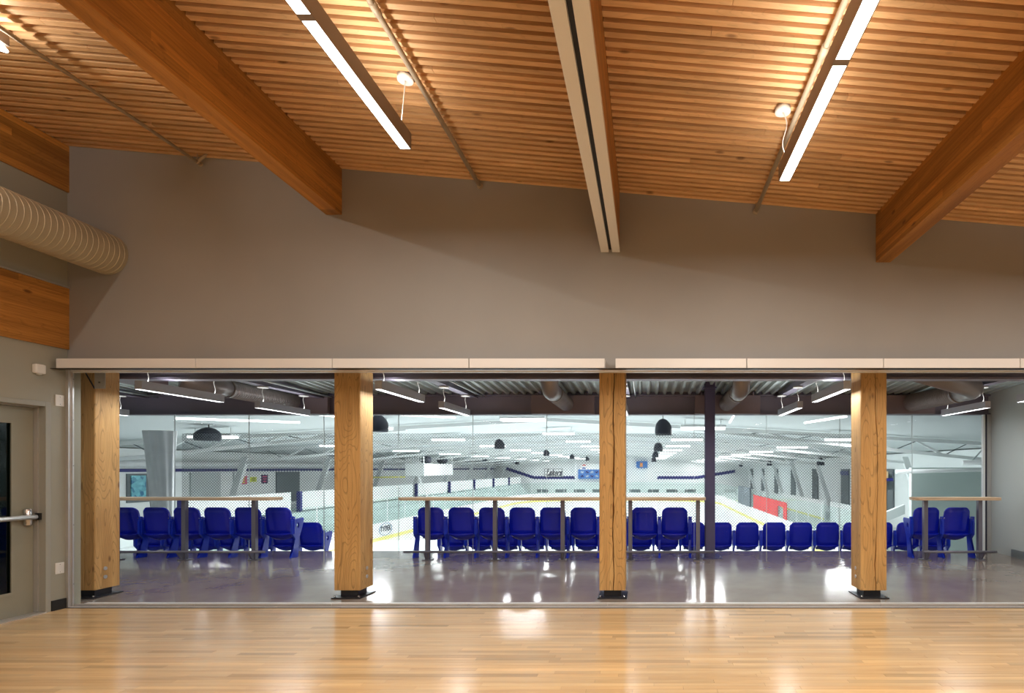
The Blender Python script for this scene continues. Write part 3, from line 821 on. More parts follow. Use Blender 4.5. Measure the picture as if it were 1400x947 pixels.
t = thing('duct_plenum', 'dark sheet metal box where the left spiral duct begins', 'box', (-6.75, 7.6, EYE + 1.15))
MB().box(-7.15, -6.72, 7.25, 7.64, EYE + 1.16, EYE + 1.44).build('casing', M['purple_light'], t, bevel=0.004)
for xx in (-7.05, -6.72): MB().cyl((xx, 7.45, EYE + 1.44), (xx, 7.45, dz(7.45)), 0.008, 6).build('hanger', M['steel'], t)

# ------------------------------------------------------------------ lobby pendant lamps
def lobby_lamp(x, y0, label):
    y1 = y0 + 1.24; zb = EYE + 0.92
    t = thing('lobby_lamp', label, 'lamp', (x, (y0 + y1) / 2, zb), 'short pendant lamps over the lobby')
    hw = 0.042
    b = MB(); b.box(x - hw, x - hw + 0.005, y0, y1, zb, zb + 0.105); b.box(x + hw - 0.005, x + hw, y0, y1, zb, zb + 0.105)
    b.box(x - hw + 0.005, x + hw - 0.005, y0, y1, zb + 0.1, zb + 0.105); b.box(x - hw + 0.005, x + hw - 0.005, y0, y0 + 0.005, zb, zb + 0.1); b.box(x - hw + 0.005, x + hw - 0.005, y1 - 0.005, y1, zb, zb + 0.1)
    b.build('housing', M['lamp_grey'], t)
    MB().box(x - hw + 0.005, x + hw - 0.005, y0 + 0.005, y1 - 0.005, zb + 0.003, zb + 0.012).build('lens', M['lens_cool'], t)
    area('lamp_down', (x, (y0 + y1) / 2, zb + 0.001), 0.07, 1.26, P_LOBBY, COOL, True, t)
    area('lamp_up', (x, (y0 + y1) / 2, zb + 0.11), 0.07, 1.22, P_LOBBY_UP, COOL, False, t)
    for yc in (y0 + 0.12, y1 - 0.12):
        zk = EYE + 1.242
        MB().cyl((x, yc, zk), (x, yc, zk + 0.018), 0.075, 18).build('canopy', M['white'], t)
        MB().cyl((x, yc, zk + 0.018), (x, yc, zk + 0.027), 0.05, 12).build('stem_box', M['black'], t)
        pts = [(x + 0.012 * math.sin(q * 1.1), yc, zb + 0.105 + (zk - zb - 0.105) * q / 6) for q in range(7)]
        MB().tube(pts, 0.004, 6).build('cord', M['white'], t)
names = {-9.1: 'at the far left of the lobby', -5.93: 'left of the second post', -3.13: 'right of the second post', -0.36: 'behind the third post', 2.34: 'left of the rightmost post', 5.2: 'right of the rightmost post'}
for x, nm in names.items():
    lobby_lamp(x, 6.9 if x == -0.36 else 6.34, 'near pendant lamp of the pair ' + nm)
    lobby_lamp(x, 8.28, 'far pendant lamp of the pair ' + nm)

# ------------------------------------------------------------------ bar tables
def bar_table(x0, x1, posts, rail, label, caps):
    t = thing('bar_table', label, 'table', ((x0 + x1) / 2, 9.0, 0), 'bar tables in the lobby')
    ya, yb2 = 8.86, 9.16; r = 0.12
    pts = []
    for (cx_, cy_, a0) in ((x1 - r, yb2 - r, 0), (x0 + r, yb2 - r, 90), (x0 + r, ya + r, 180), (x1 - r, ya + r, 270)):
        for k in range(7):
            a = math.radians(a0 + 15 * k); pts.append((cx_ + r * math.cos(a), cy_ + r * math.sin(a)))
    MB().prism(pts, 'Z', 0.995, 1.042).build('table_top', M['table_top'], t, bevel=0.004)
    for px_ in posts:
        lg = MB().box(px_ - 0.033, px_ + 0.033, 8.98, 9.05, 0.012, 0.995).build('leg', M['table_leg'], t, bevel=0.003)
        MB().box(px_ - 0.075, px_ + 0.075, 8.95, 9.10, 0, 0.012).build('base_plate', M['table_leg'], lg)
        b = MB()
        for sx in (-0.06, 0.06):
            b.cyl((px_ + sx, 8.965, 0.01), (px_ + sx, 8.965, 0.028), 0.008, 6)
        b.build('anchor_bolts', M['steel'], lg)
        MB().prism([(8.86, 0.135), (8.98, 0.135), (8.98, 0.02), (8.95, 0.02)], 'X', px_ - 0.012, px_ + 0.012).build('rail_bracket', M['table_leg'], lg)
    MB().cyl((rail[0], 8.88, 0.155), (rail[1], 8.88, 0.155), 0.021, 12).build('foot_rail', M['table_leg'], t)
bar_table(-10.6, -6.07, [-9.95, -8.80, -7.66, -6.50], (-10.5, -6.24), 'long narrow bar table in front of the left seat row', 0)
bar_table(-4.09, 0.98, [-3.63, -2.51, -1.39, -0.27, 0.85], (-3.97, 1.10), 'longest narrow bar table, behind the third post', 0)
bar_table(4.38, 5.84, [4.62, 5.52], (4.52, 5.72), 'short bar table with two legs at the right', 0)

# ------------------------------------------------------------------ stadium seats
def ring_poly(poly, n):
    L = []; tot = 0
    for i in range(len(poly)):
        a, b = Vector(poly[i]), Vector(poly[(i + 1) % len(poly)]); L.append((a, b, (b - a).length)); tot += (b - a).length
    out = []
    for k in range(n):
        s_ = tot * k / n
        for a, b, l in L:
            if s_ <= l: out.append(tuple(a + (b - a) * (s_ / l))); break
            s_ -= l
    return out
def make_seat():
    t = thing('stadium_seat', '', 'seat')
    def back(u, v, th=0.0):
        z = 0.375 + 0.485 * v
        hw = 0.228 + 0.006 * math.sin(v * PI) - 0.020 * v
        if v > 0.80: hw -= 0.030 * ((v - 0.80) / 0.20) ** 3
        if v < 0.12: hw -= 0.03 * ((0.12 - v) / 0.12) ** 2
        xx = (u * 2 - 1) * hw
        q = (u * 2 - 1)
        zz = z
        if v > 0.8: zz -= 0.030 * (abs(q) ** 7) * ((v - 0.8) / 0.2)
        y = 0.03 - 0.085 * v + 0.055 * q * q
        panel = max(0, min(1, (0.80 - abs(q)) / 0.05)) * max(0, min(1, (v - 0.14) / 0.03)) * max(0, min(1, (0.86 - v) / 0.03))
        if th == 0: y -= 0.012 * panel
        return (xx, y + th, zz)
    MB().sheet(lambda u, v: back(u, v), 28, 24, lambda u, v: back(u, v, 0.028)).build('backrest', M['seat'], t, local=True)
    def pan(u, v, th=0.0):
        q = u * 2 - 1
        z = 0.405 - 0.115 * v * math.sqrt(max(0.0, 1 - 0.80 * q * q)) 
        xx = q * (0.215 - 0.02 * v)
        y = -0.035 + 0.12 * v ** 1.8 + 0.05 * q * q
        return (xx, y + th, z + th * 0.3)
    MB().sheet(lambda u, v: pan(u, v), 20, 10, lambda u, v: pan(u, v, 0.03)).build('seat_pan', M['seat'], t, local=True)
    # folded pan standing up in front of the back
    MB().sheet(lambda u, v: ((u * 2 - 1) * 0.19, 0.12 + 0.02 * math.sin(v * 3) + 0.03 * (u * 2 - 1) ** 2, 0.31 + 0.36 * v), 10, 6,
               lambda u, v: ((u * 2 - 1) * 0.19, 0.15 + 0.02 * math.sin(v * 3) + 0.03 * (u * 2 - 1) ** 2, 0.31 + 0.36 * v)).build('folded_seat', M['seat'], t, local=True)
    return t
def make_standard(t, x):
    prof = [(-0.02, 0.40), (-0.025, 0.62), (-0.01, 0.645), (0.27, 0.665), (0.285, 0.64), (0.24, 0.50), (0.16, 0.33), (0.13, 0.12), (0.125, 0.0), (-0.06, 0.0), (-0.055, 0.018), (0.035, 0.10), (0.07, 0.30)]
    pr = ring_poly(prof, 40)
    hole = []
    for (u, v_) in pr:
        a = math.atan2(v_ - 0.54, u - 0.12)
        hole.append((0.125 + 0.035 * math.cos(a), 0.54 + 0.05 * math.sin(a)))
    MB().prism(pr, 'X', x - 0.017, x + 0.017, hole).build('standard', M['seat_frame'], t, local=True)
    b = MB().box(x - 0.033, x + 0.033, 0.0, 0.03, 0.40, 0.70)
    b.build('joint_cover', M['seat_frame'], t, local=True, bevel=0.008)
    b = MB()
    for sx in (-0.024, 0.024): b.cyl((x + sx, -0.006, 0.672), (x + sx, 0.004, 0.672), 0.008, 8)
    b.build('bolts', M['steel'], t, local=True)
PITCH = 0.52
seatA = make_seat(); make_standard(seatA, -PITCH / 2)
seatB = make_seat(); make_standard(seatB, -PITCH / 2); make_standard(seatB, PITCH / 2)
used = {'A': False, 'B': False}
def ordn(k):
    return ['first', 'second', 'third', 'fourth', 'fifth', 'sixth', 'seventh', 'eighth', 'ninth', 'tenth', 'eleventh', 'twelfth', 'thirteenth', 'fourteenth', 'fifteenth', 'sixteenth', 'seventeenth', 'eighteenth', 'nineteenth', 'twentieth'][k]
def seat_row(xs, y, z, where, group, from_right=False):
    n = len(xs)
    for i, x in enumerate(xs):
        last = i == n - 1
        key = 'B' if last else 'A'; src = seatB if last else seatA
        if not used[key]: s_ = src; used[key] = True
        else: s_ = copy_tree(src)
        s_.location = (x, y, z)
        k = n - 1 - i if from_right else i
        side = 'right' if from_right else 'left'
        if k == 0: lab = 'blue folding seat at the %s end of %s' % (side, where)
        else: lab = '%s blue folding seat from the %s end of %s' % (ordn(k), side, where)
        s_['label'] = lab; s_['group'] = group; s_['category'] = 'seat'
R1 = 9.24
seat_row([-6.28 - PITCH * k for k in range(7, -1, -1)], R1, 0, 'the row behind the left table', 'front row seats, left', True)
seat_row([-3.68 + PITCH * k for k in range(9)], R1, 0, 'the row behind the longest table', 'front row seats, centre')
seat_row([4.77, 5.29], R1, 0, 'the pair behind the short table', 'front row seats, right')
R2 = 10.52
seat_row([-6.52 - PITCH * k for k in range(6, -1, -1)], R2, -0.38, 'the short left lower row', 'lower row seats, left', True)
seat_row([1.955 + PITCH * (k - 11) for k in range(19)], R2, -0.38, 'the long lower row', 'lower row seats, centre')

# ------------------------------------------------------------------ rink glazing at the deck edge
gz = thing('window_1', 'tall butt-jointed glass screen between lobby and rink', 'window', (0, DE, 0)); gz['kind'] = 'structure'
GY = DE - 0.03; sg = FPX / GY
xs = [(p - 884) / sg for p in (-60, 37, 138, 239, 340.5, 443, 545, 646.6, 747.5, 848, 949, 1048, 1148, 1247, 1343)]
for a, c in zip(xs[:-1], xs[1:]):
    MB().box(a + 0.0035, c - 0.0035, GY - 0.006, GY + 0.006, 0.0, EYE + 0.985).build('pane', M['glass_rink'], gz)
for a in xs[1:-1]:
    MB().box(a - 0.0035, a + 0.0035, GY - 0.007, GY + 0.007, 0.0, EYE + 0.985).build('glass_joint', M['rink_grey'], gz)
b = MB(); b.box(xs[-1], xs[-1] + 0.035, GY - 0.03, GY + 0.03, 0, EYE + 0.985); b.build('frame_post', M['truss'], gz)
MB().box(xs[-1] + 0.035, xs[-1] + 0.065, GY - 0.03, GY + 0.03, 0, EYE + 0.985).build('frame_gasket', M['ink'], gz)
MB().box(xs[-1] + 0.065, LX1, GY - 0.04, GY + 0.03, 0, EYE + 0.985).build('frame_post', M['alu'], gz)

# ------------------------------------------------------------------ rink
IZ = -3.0; RX0, RX1, RY0, RY1 = -16.7, 9.3, 15.0, 76.0; RC = -3.7
BXL, BXR = -23.1, 15.5; RYB = 81.0
def zr(x): return EYE + 1.98 - 0.055 * abs(x - RC)
struct('floor.002', MB().box(RX0, RX1, RY0, RY1, IZ - 0.2, IZ), M['ice'], 'white ice surface of the rink')
struct('floor.003', MB().box(BXL, BXR, 10.0, RYB, IZ - 0.4, IZ - 0.2), M['rink_grey'], 'concrete ground around the ice')
for k in range(7):
    struct('floor_step', MB().box(-20, 13, DE + 0.02 + 0.85 * k, DE + 0.87 + 0.85 * k, IZ - 0.2, -0.38 * (k + 1)), M['step'], 'concrete seating step number %s down from the deck' % ordn(k)) if k < 6 else None
# roof liner in bays
rf = MB()
for (xa, xb) in ((BXL, RC), (RC, BXR)):
    n = len(rf.v)
    rf.v += [(xa, DE + 0.06, zr(xa)), (xb, DE + 0.06, zr(xb)), (xb, RYB, zr(xb)), (xa, RYB, zr(xa)), (xa, DE + 0.06, zr(xa) + 0.2), (xb, DE + 0.06, zr(xb) + 0.2), (xb, RYB, zr(xb) + 0.2), (xa, RYB, zr(xa) + 0.2)]
    for q in ((0, 3, 2, 1), (4, 5, 6, 7), (0, 1, 5, 4), (1, 2, 6, 5), (2, 3, 7, 6), (3, 0, 4, 7)): rf.f.append(tuple(n + i for i in q)); rf.sm.append(False)
struct('ceiling.003', rf, M['roof'], 'white liner ceiling of the ice rink')
struct('wall_rink_end', MB().box(BXL, BXR, RYB, RYB + 0.3, IZ - 0.2, 4.2), M['rink_white'], 'white far end wall of the rink')
struct('wall_rink_left', MB().box(BXL - 0.3, BXL, 10.0, RYB, IZ - 0.2, 4.2), M['rink_grey'], 'left side wall of the rink')
struct('wall_rink_right', MB().box(BXR, BXR + 0.3, 10.0, RYB, IZ - 0.2, 4.2), M['rink_grey'], 'right side wall of the rink')
struct('wall_rink_near_right', MB().box(LX1 + 0.15, BXR, 10.0, 10.2, IZ - 0.2, 3.6), M['rink_grey'], 'near end wall right of the lobby')
struct('wall_rink_near_left', MB().box(BXL, LX0, 10.0, 10.2, IZ - 0.2, 3.6), M['rink_grey'], 'near end wall left of the lobby')
struct('wall_deck_front', MB().box(LX0, LX1 + 0.15, DE + 0.0, DE + 0.02, IZ - 0.2, -0.02), M['rink_grey'], 'front face of the lobby deck')

# side walls behind the slanted frames
struct('wall_stand_left', MB().box(-23.0, -22.8, 10.3, RYB, IZ - 0.2, 2.4), M['rink_white'], 'pale wall behind the left stand')
struct('wall_stand_right', MB().box(15.2, 15.4, 10.3, RYB, IZ - 0.2, 2.4), M['rink_white'], 'pale wall behind the right benches')
t = thing('wall_stripe', 'navy stripe and white pipe run along the top of the left stand wall', 'stripe', (-22.75, 40, 1.36))
MB().box(-22.79, -22.75, 18, RYB, 1.36, 1.50).build('stripe', M['navy'], t)
MB().tube([(-22.2, 18, 1.72), (-22.2, RYB, 1.72)], 0.14, 12).build('wrapped_pipe', M['drape'], t)
MB().box(-22.8, -22.5, 18, RYB, 1.56, 1.60).build('shelf', M['rink_white'], t)

ends = [(-20.9, 1.50, -16.8, 0.15), (-16.8, 0.15, -10.6, 0.15), (1.6, 0.15, 7.4, 0.15), (7.4, 0.15, 13.2, 1.1)]
for i, (xa, za, xb, zb) in enumerate(ends):
    o = MB().bar((xa, RYB - 0.05, za), (xb, RYB - 0.05, zb), 0.05, 0.42).build('wall_stripe', M['navy'])
    tag(o, 'navy stripe on the far rink wall, ' + ['sloping at its left end', 'flat left stretch under the script sign', 'flat right stretch', 'rising at its right end'][i], 'stripe', 'navy stripes on the far wall')

# slanted frames, roof trusses
FY = [20.8 + 7.35 * k for k in range(9)]
for i, y in enumerate(FY):
    for s_ in (-1, 1):
        side = 'left' if s_ < 0 else 'right'
        xt = RC + s_ * 17.2; 
        if s_ > 0 and y < 24: continue
        t = thing('slanted_frame', '%s slanted white steel frame on the %s side of the rink, counting from the lobby' % (ordn(i), side), 'frame', (xt, y, IZ), 'slanted frames along the %s side' % side)
        b = MB()
        zt_ = EYE + 0.05
        # wedge: wide at top, leaning outward to the foot
        b.prism([(xt - s_ * 0.30, zt_ + 0.55), (xt + s_ * 0.0, zt_ + 0.55), (xt + s_ * 1.75, IZ - 0.2), (xt + s_ * 1.35, IZ - 0.2)], 'Y', y - 0.10, y + 0.10)
        b.build('wedge_leg', M['truss'], t)
        if s_ > 0:
            MB().box(15.10, 15.19, y - 2.2, y - 0.6, -1.4, EYE - 0.05).build('painted_recess', M['rink_dark'], t)  # flat dark panel on the wall, painted shade of a niche
            if i in (2, 3): MB().box(15.05, 15.10, y - 2.2, y - 0.6, 1.0, 1.3).build('navy_band', M['navy'], t)
    # truss
    t = thing('roof_truss', '%s white roof truss across the rink, counting from the lobby' % ordn(i), 'truss', (RC, y, EYE + 1.5), 'roof trusses of the rink')
    tc = MB()
    for s_ in (-1, 1):
        tc.bar((RC, y, zr(RC) - 0.12), (RC + s_ * 17.2, y, zr(RC + 17.2) - 0.12), 0.14, 0.14)
    tc.build('top_chord', M['truss'], t)
    bc = MB(); wb = MB(); rod = MB()
    for s_ in (-1, 1):
        if s_ > 0 and y < 24: L_ = 17
        pa = Vector((RC + s_ * 5.5, y, zr(RC + 5.5) - 0.18)); pb = Vector((RC + s_ * 17.0, y, EYE + 0.30))
        bc.bar(pa, pb, 0.12, 0.12)
        for k in range(1, 6):
            q = pa + (pb - pa) * (k / 6); x2 = RC + s_ * (5.5 + 11.5 * (k - 0.6) / 6)
            wb.bar(q, (x2, y, zr(x2) - 0.12), 0.07, 0.07)
            x3 = RC + s_ * (5.5 + 11.5 * (k + 0.5) / 6)
            rod.bar(q, (x3, y, zr(x3) - 0.12), 0.03, 0.03)
    bc.build('bottom_chord', M['truss'], t); wb.build('web_bars', M['truss'], t); rod.build('tie_rods', M['rink_dark'], t)

# rink lamps
lamp0 = thing('rink_lamp', '', 'lamp')
MB().box(-0.75, 0.75, -0.22, 0.22, 0.03, 0.10).build('housing', M['truss'], lamp0, local=True)
for sy in (-0.13, 0.13):
    MB().tube([(-0.73, sy, 0.0), (0.73, sy, 0.0)], 0.055, 10).build('tube', M['lens_rink'], lamp0, local=True)
for sx in (-0.6, 0.6): MB().cyl((sx, 0, 0.10), (sx, 0, 0.32), 0.012, 6).build('hanger', M['truss'], lamp0, local=True)
area('lamp_down', (0, 0, -0.06), 1.4, 0.22, P_RINK, COOL, True, lamp0)
first = True
rows = [(-14.6, 'far left'), (-9.35, 'left'), (RC - 0.45, 'centre left'), (1.9, 'centre right'), (7.3, 'far right')]
for ri, (x, nm) in enumerate(rows):
    for k in range(9):
        y = 18.3 + 7.35 * k
        if x > 5: y += 1.6
        o = lamp0 if first else copy_tree(lamp0); first = False
        o.location = (x, y, zr(x) - 0.32)
        o['label'] = '%s twin tube lamp from the lobby in the %s rink row' % (ordn(k), nm)
        o['group'] = 'twin tube lamps of the rink'; o['category'] = 'lamp'
# slim diagonal tubes near the lobby
for (x0_, y0_, x1_, y1_, lb) in ((-12.3, 14.2, -10.6, 16.6, 'above the left table'), (-9.2, 14.4, -8.5, 17.6, 'left of the second post'), (-8.0, 15.0, -6.2, 17.6, 'right of the second post'), (-3.5, 14.5, -3.3, 17.8, 'above the middle duct box'), (2.3, 14.0, 2.6, 17.0, 'near the steel column'), (5.0, 13.6, 4.6, 15.8, 'right of the rightmost post')):
    t = tag(MB().tube([(x0_, y0_, zr(x0_) - 0.20), (x1_, y1_, zr(x1_) - 0.20)], 0.03, 8).build('tube_lamp', M['lens_rink']), 'slim bare tube lamp under the rink ceiling ' + lb, 'lamp', 'slim tube lamps of the rink')

# hanging loudspeakers in dark covers
spk = thing('hanging_speaker', '', 'speaker')
pts = [(0, 0, 0), (0, 0, 0.0), (0, 0, 0.10), (0, 0, 0.25), (0, 0.03, 0.38), (0, 0.03, 0.48), (0, 0.03, 0.52)]
MB().tube(pts, 0, 12, rr=[0.17, 0.25, 0.275, 0.265, 0.215, 0.13, 0.05]).build('cover', M['speaker'], spk, local=True)
MB().cyl((0, 0.03, 0.5), (0, 0.03, 0.72), 0.012, 6).build('hook', M['black_steel'], spk, local=True)
first = True
def px_at(px, py, dd): return ((px - 884) * dd / FPX, dd, EYE + (640 - py) * dd / FPX)
for (px_, py_, dd, sc_, lb) in ((907, 584, 17.3, 1, 'largest dark speaker, right of the third post'), (900, 611, 32, 1, 'second dark speaker in the line right of the third post'), (896, 621, 45, 1, 'third dark speaker in the line right of the third post'), (894, 628, 60, 1, 'farthest dark speaker in the line right of the third post'),
                                (683, 607, 29, 1, 'dark speaker over the left half of the ice'), (518, 579, 15.8, 0.95, 'dark speaker half hidden by the second post'), (747, 619, 46, 1, 'dark speaker left of the script sign'), (782, 624, 60, 1, 'dark speaker above the script sign'), (803, 627, 72, 1, 'tiny dark speaker above the scoreboard'),
                                (284, 589, 17.5, 1.25, 'wide dark speaker above the left table'), (663, 629, 58, 1, 'tiny dark speaker right of the white balcony'), (707, 632, 72, 1, 'tiny dark speaker at the far left corner'), (1122, 631, 38, 1, 'dark speaker left of the rightmost post'), (1052, 633, 55, 1, 'dark speaker midway along the right side'), (1013, 635, 70, 1, 'tiny dark speaker at the far right corner')):
    o = spk if first else copy_tree(spk); first = False
    p = px_at(px_, py_, dd); o.location = (p[0], p[1], p[2] - 0.25 * sc_)
    o.scale = (sc_ * (1.15 if px_ == 284 else 1), sc_, sc_ * (0.65 if px_ == 284 else 1))
    o.rotation_euler = (0, 0, px_ * 0.37)
    hk = [c for c in o.children if c.name.startswith('hook')][0]
    hk.scale = (1, 1, max(1.0, (zr(p[0]) - o.location.z - 0.5 * o.scale.z) / (0.22 * o.scale.z)))
    o['label'] = lb; o['group'] = 'dark covered speakers'; o['category'] = 'speaker'

# dasher boards with yellow kick strip and shielding
def rrect(x0, x1, y0, y1, r, n=8):
    pts = []
    for (cx_, cy_, a0) in ((x1 - r, y1 - r, 0), (x0 + r, y1 - r, 90), (x0 + r, y0 + r, 180), (x1 - r, y0 + r, 270)):
        for k in range(n + 1):
            a = math.radians(a0 + 90 * k / n); pts.append((cx_ + r * math.cos(a), cy_ + r * math.sin(a)))
    return pts
def wall_loop(b, pts, z0, z1, th):
    c = Vector((RC, (RY0 + RY1) / 2))
    n = len(pts)
    for i in range(n):
        p, q = Vector(pts[i]), Vector(pts[(i + 1) % n])
        if (q - p).length < 1e-4: continue
        b.bar((p.x, p.y, (z0 + z1) / 2), (q.x, q.y, (z0 + z1) / 2), th, z1 - z0)
t = thing('dasher_boards', 'white hockey boards with a yellow kick strip around the ice', 'boards', (RC, 45, IZ))
pts = rrect(RX0, RX1, RY0, RY1, 8.5)
b = MB(); wall_loop(b, pts, IZ, IZ + 1.08, 0.12); b.build('board_panels', M['dasher'], t)
pts2 = rrect(RX0 + 0.07, RX1 - 0.07, RY0 + 0.07, RY1 - 0.07, 8.45)
b = MB(); wall_loop(b, pts2, IZ + 0.0, IZ + 0.22, 0.02); b.build('kick_strip', M['yellow'], t)
b = MB(); wall_loop(b, pts, IZ + 1.08, IZ + 1.11, 0.14); b.build('cap_rail', M['dasher'], t)
t = thing('shield_glass', 'greenish shielding glass standing on the hockey boards', 'shield', (RC, 45, IZ + 1.11))
far_pts = [p for p in pts if p[1] > 20]
b = MB(); st = MB()
seq = [(RX1, 24.0)] + [p for p in pts if p[1] > 60] + [(RX0, 20.0)]
for p, q in zip(seq[:-1], seq[1:]):
    p, q = Vector(p), Vector(q); L = (q - p).length
    k = max(1, int(L / 2.4))
    for i in range(k):
        a, c = p + (q - p) * (i / k), p + (q - p) * ((i + 1) / k)
        MB().bar((a.x, a.y, IZ + 1.11 + 0.75), (c.x, c.y, IZ + 1.11 + 0.75), 0.015, 1.5).build('shield_pane', M['shield'], t)
        st.bar((a.x, a.y, IZ + 1.1), (a.x, a.y, IZ + 2.63), 0.05, 0.05)
st.build('stanchions', M['truss'], t)

# round advertisement on the left boards
t = thing('board_logo', 'pale round advertisement on the left hockey boards', 'sign', (RX0 + 0.07, 34.6, IZ + 0.25))
yl = 34.6
b = MB()
n = 32
for k in range(n):
    a0, a1 = 2 * PI * k / n, 2 * PI * (k + 1) / n
    c = (RX0 + 0.095, yl + 0.38 * math.cos(a0) * 2.2, IZ + 0.66 + 0.38 * math.sin(a0)); e = (RX0 + 0.095, yl + 0.38 * math.cos(a1) * 2.2, IZ + 0.66 + 0.38 * math.sin(a1))
    b.bar(c, e, 0.05, 0.05)
b.build('ring', M['pale_ink'], t)
text('TYDEK', 0.46, (RX0 + 0.10, yl, IZ + 0.68), (PI / 2, 0, PI / 2), M['ink'], t)

# left stand: knee-wall panels
KX = -18.5
edges = [20.8 + 7.35 * k for k in range(9)]
for i, (a, c) in enumerate(zip(edges[:-1], edges[1:])):
    t = thing('knee_wall', '%s white knee wall panel of the left stand, counting from the lobby' % ordn(i), 'panel', (KX, (a + c) / 2, -0.72), 'white knee wall panels')
    MB().box(KX - 0.08, KX + 0.08, a + 0.9, c, -0.72, 0.28).build('panel', M['dasher'], t)
    MB().box(KX - 0.10, KX + 0.10, a + 0.72, a + 0.9, -0.78, 0.30).build('edge_post', M['navy'], t)
struct('floor_stand_left', MB().box(-23, KX - 0.08, 18, RYB, -1.0, -0.78), M['rink_grey'], 'raised walkway of the left stand')
for k in range(4):
    struct('floor_tier', MB().box(KX - 0.08 + 0.40 * k, KX + 0.34 + 0.40 * k, 18, RYB - 2, IZ - 0.2, -0.80 - 0.42 * k), M['rink_grey'], '%s grey bench tier below the left knee wall' % ordn(k))

# white balcony
t = thing('camera_balcony', 'white boxed balcony with railings high on the left side of the rink', 'balcony', (-16.8, 41, 1.05))
MB().box(-17.4, -16.05, 39.2, 45.0, 0.98, 1.06).build('floor_plate', M['dasher'], t)
MB().box(-17.4, -16.05, 39.2, 39.3, 1.06, 1.86).build('front_panel', M['rink_white'], t)
MB().box(-16.15, -16.05, 39.3, 45.0, 1.06, 1.86).build('side_panel', M['dasher'], t)
for k in range(8):
    MB().box(-17.4 + 0.18 * k, -17.36 + 0.18 * k, 39.24, 39.28, 1.86, 2.45).build('baluster', M['dasher'], t)
MB().box(-17.4, -16.0, 39.22, 39.3, 2.45, 2.50).build('top_rail', M['dasher'], t)
for y in (39.25, 44.95): MB().box(-16.14, -16.06, y - 0.05, y + 0.05, 1.86, 2.35).build('corner_post', M['dasher'], t)
MB().bar((-16.6, 39.5, 1.0), (-15.9, 39.8, -0.9), 0.12, 0.12).build('strut', M['dasher'], t)
for (y, lb) in ((40.6, 'dark covered camera on the balcony, left one'), (43.9, 'dark covered camera on the balcony, right one')):
    o = MB().tube([(-16.5, y, 1.9), (-16.5, y, 2.05), (-16.5, y, 2.35), (-16.5, y, 2.45)], 0, 10, rr=[0.25, 0.42, 0.36, 0.1]).build('covered_camera', M['speaker'])
    tag(o, lb, 'camera', 'covered cameras on the balcony')
MB().cyl((-17.45, 39.3, 0.9), (-20.5, 39.3, 0.85), 0.06, 8).build('yellow_pipe', M['yellow'], t)

# bulletin board, glass-art window, door on left wall
t = thing('notice_board', 'white notice board with three coloured papers on the left rink wall', 'notice board', (-22.7, 31.4, 0.1))
MB().box(-22.79, -22.73, 30.0, 32.9, 0.12, 1.26).build('board_face', M['rink_white'], t)
MB().box(-22.80, -22.72, 29.95, 30.0, 0.08, 1.30).build('frame_edge', M['rink_grey'], t)
def paper(y0, y1, z0, z1, base, accent, nm):
    p = MB().box(-22.73, -22.715, y0, y1, z0, z1).build('paper', base, t); p['label'] = nm
    for k in range(3):
        zz = z0 + (z1 - z0) * (0.18 + 0.28 * k)
        MB().box(-22.715, -22.705, y0 + (y1 - y0) * 0.2, y1 - (y1 - y0) * 0.2, zz, zz + (z1 - z0) * 0.12).build('printed_block', accent, p)
pink = mat('pink_paper', (0.75, 0.10, 0.22), 0.7); yel = mat('lime_paper', (0.75, 0.80, 0.05), 0.7); drk = mat('dark_paper', (0.06, 0.03, 0.10), 0.7)
paper(30.15, 30.9, 0.62, 1.08, pink, yel, 'pink paper'); paper(31.15, 31.65, 0.74, 1.02, yel, M['ink'], 'lime yellow paper'); paper(32.05, 32.6, 0.62, 1.14, drk, pink, 'dark patterned paper')
t = thing('art_window', 'tall turquoise patterned window beside a doorway painted dark on the left rink wall', 'window', (-22.7, 24.2, 0.2))
MB().box(-22.80, -22.74, 23.80, 25.6, 0.0, 1.28).build('painted_opening', M['rink_dark'], t)  # flat panel coloured dark for the shade in the doorway
am = mat('stained_glass', (0.02, 0.25, 0.35), 0.3)
tcn = nd(am, 'ShaderNodeTexCoord'); vo = nd(am, 'ShaderNodeTexVoronoi'); vo.inputs['Scale'].default_value = 6
rp = nd(am, 'ShaderNodeValToRGB'); rp.color_ramp.elements[0].color = (0.0, 0.10, 0.25, 1); rp.color_ramp.elements[1].color = (0.25, 0.75, 0.80, 1)
lk(am, tcn.outputs['Object'], vo.inputs['Vector']); lk(am, vo.outputs['Color'], rp.inputs['Fac']); lk(am, rp.outputs['Color'], am.node_tree.nodes['Principled BSDF'].inputs['Base Color'])
MB().box(-22.74, -22.70, 23.95, 24.65, 0.15, 1.2).build('art_pane', am, t)
o = MB().box(-22.79, -22.72, 33.4, 35.6, -0.6, 1.3).build('painted_recess', M['rink_dark']); tag(o, 'panel painted dark for the shaded recess right of the notice board', 'recess')  # recess shade is only the dark colour of a flat panel
o = MB().box(-22.79, -22.72, 27.1, 29.0, -0.3, 1.3).build('painted_recess', M['rink_grey']); tag(o, 'grey panel painted as a recess left of the notice board', 'recess')

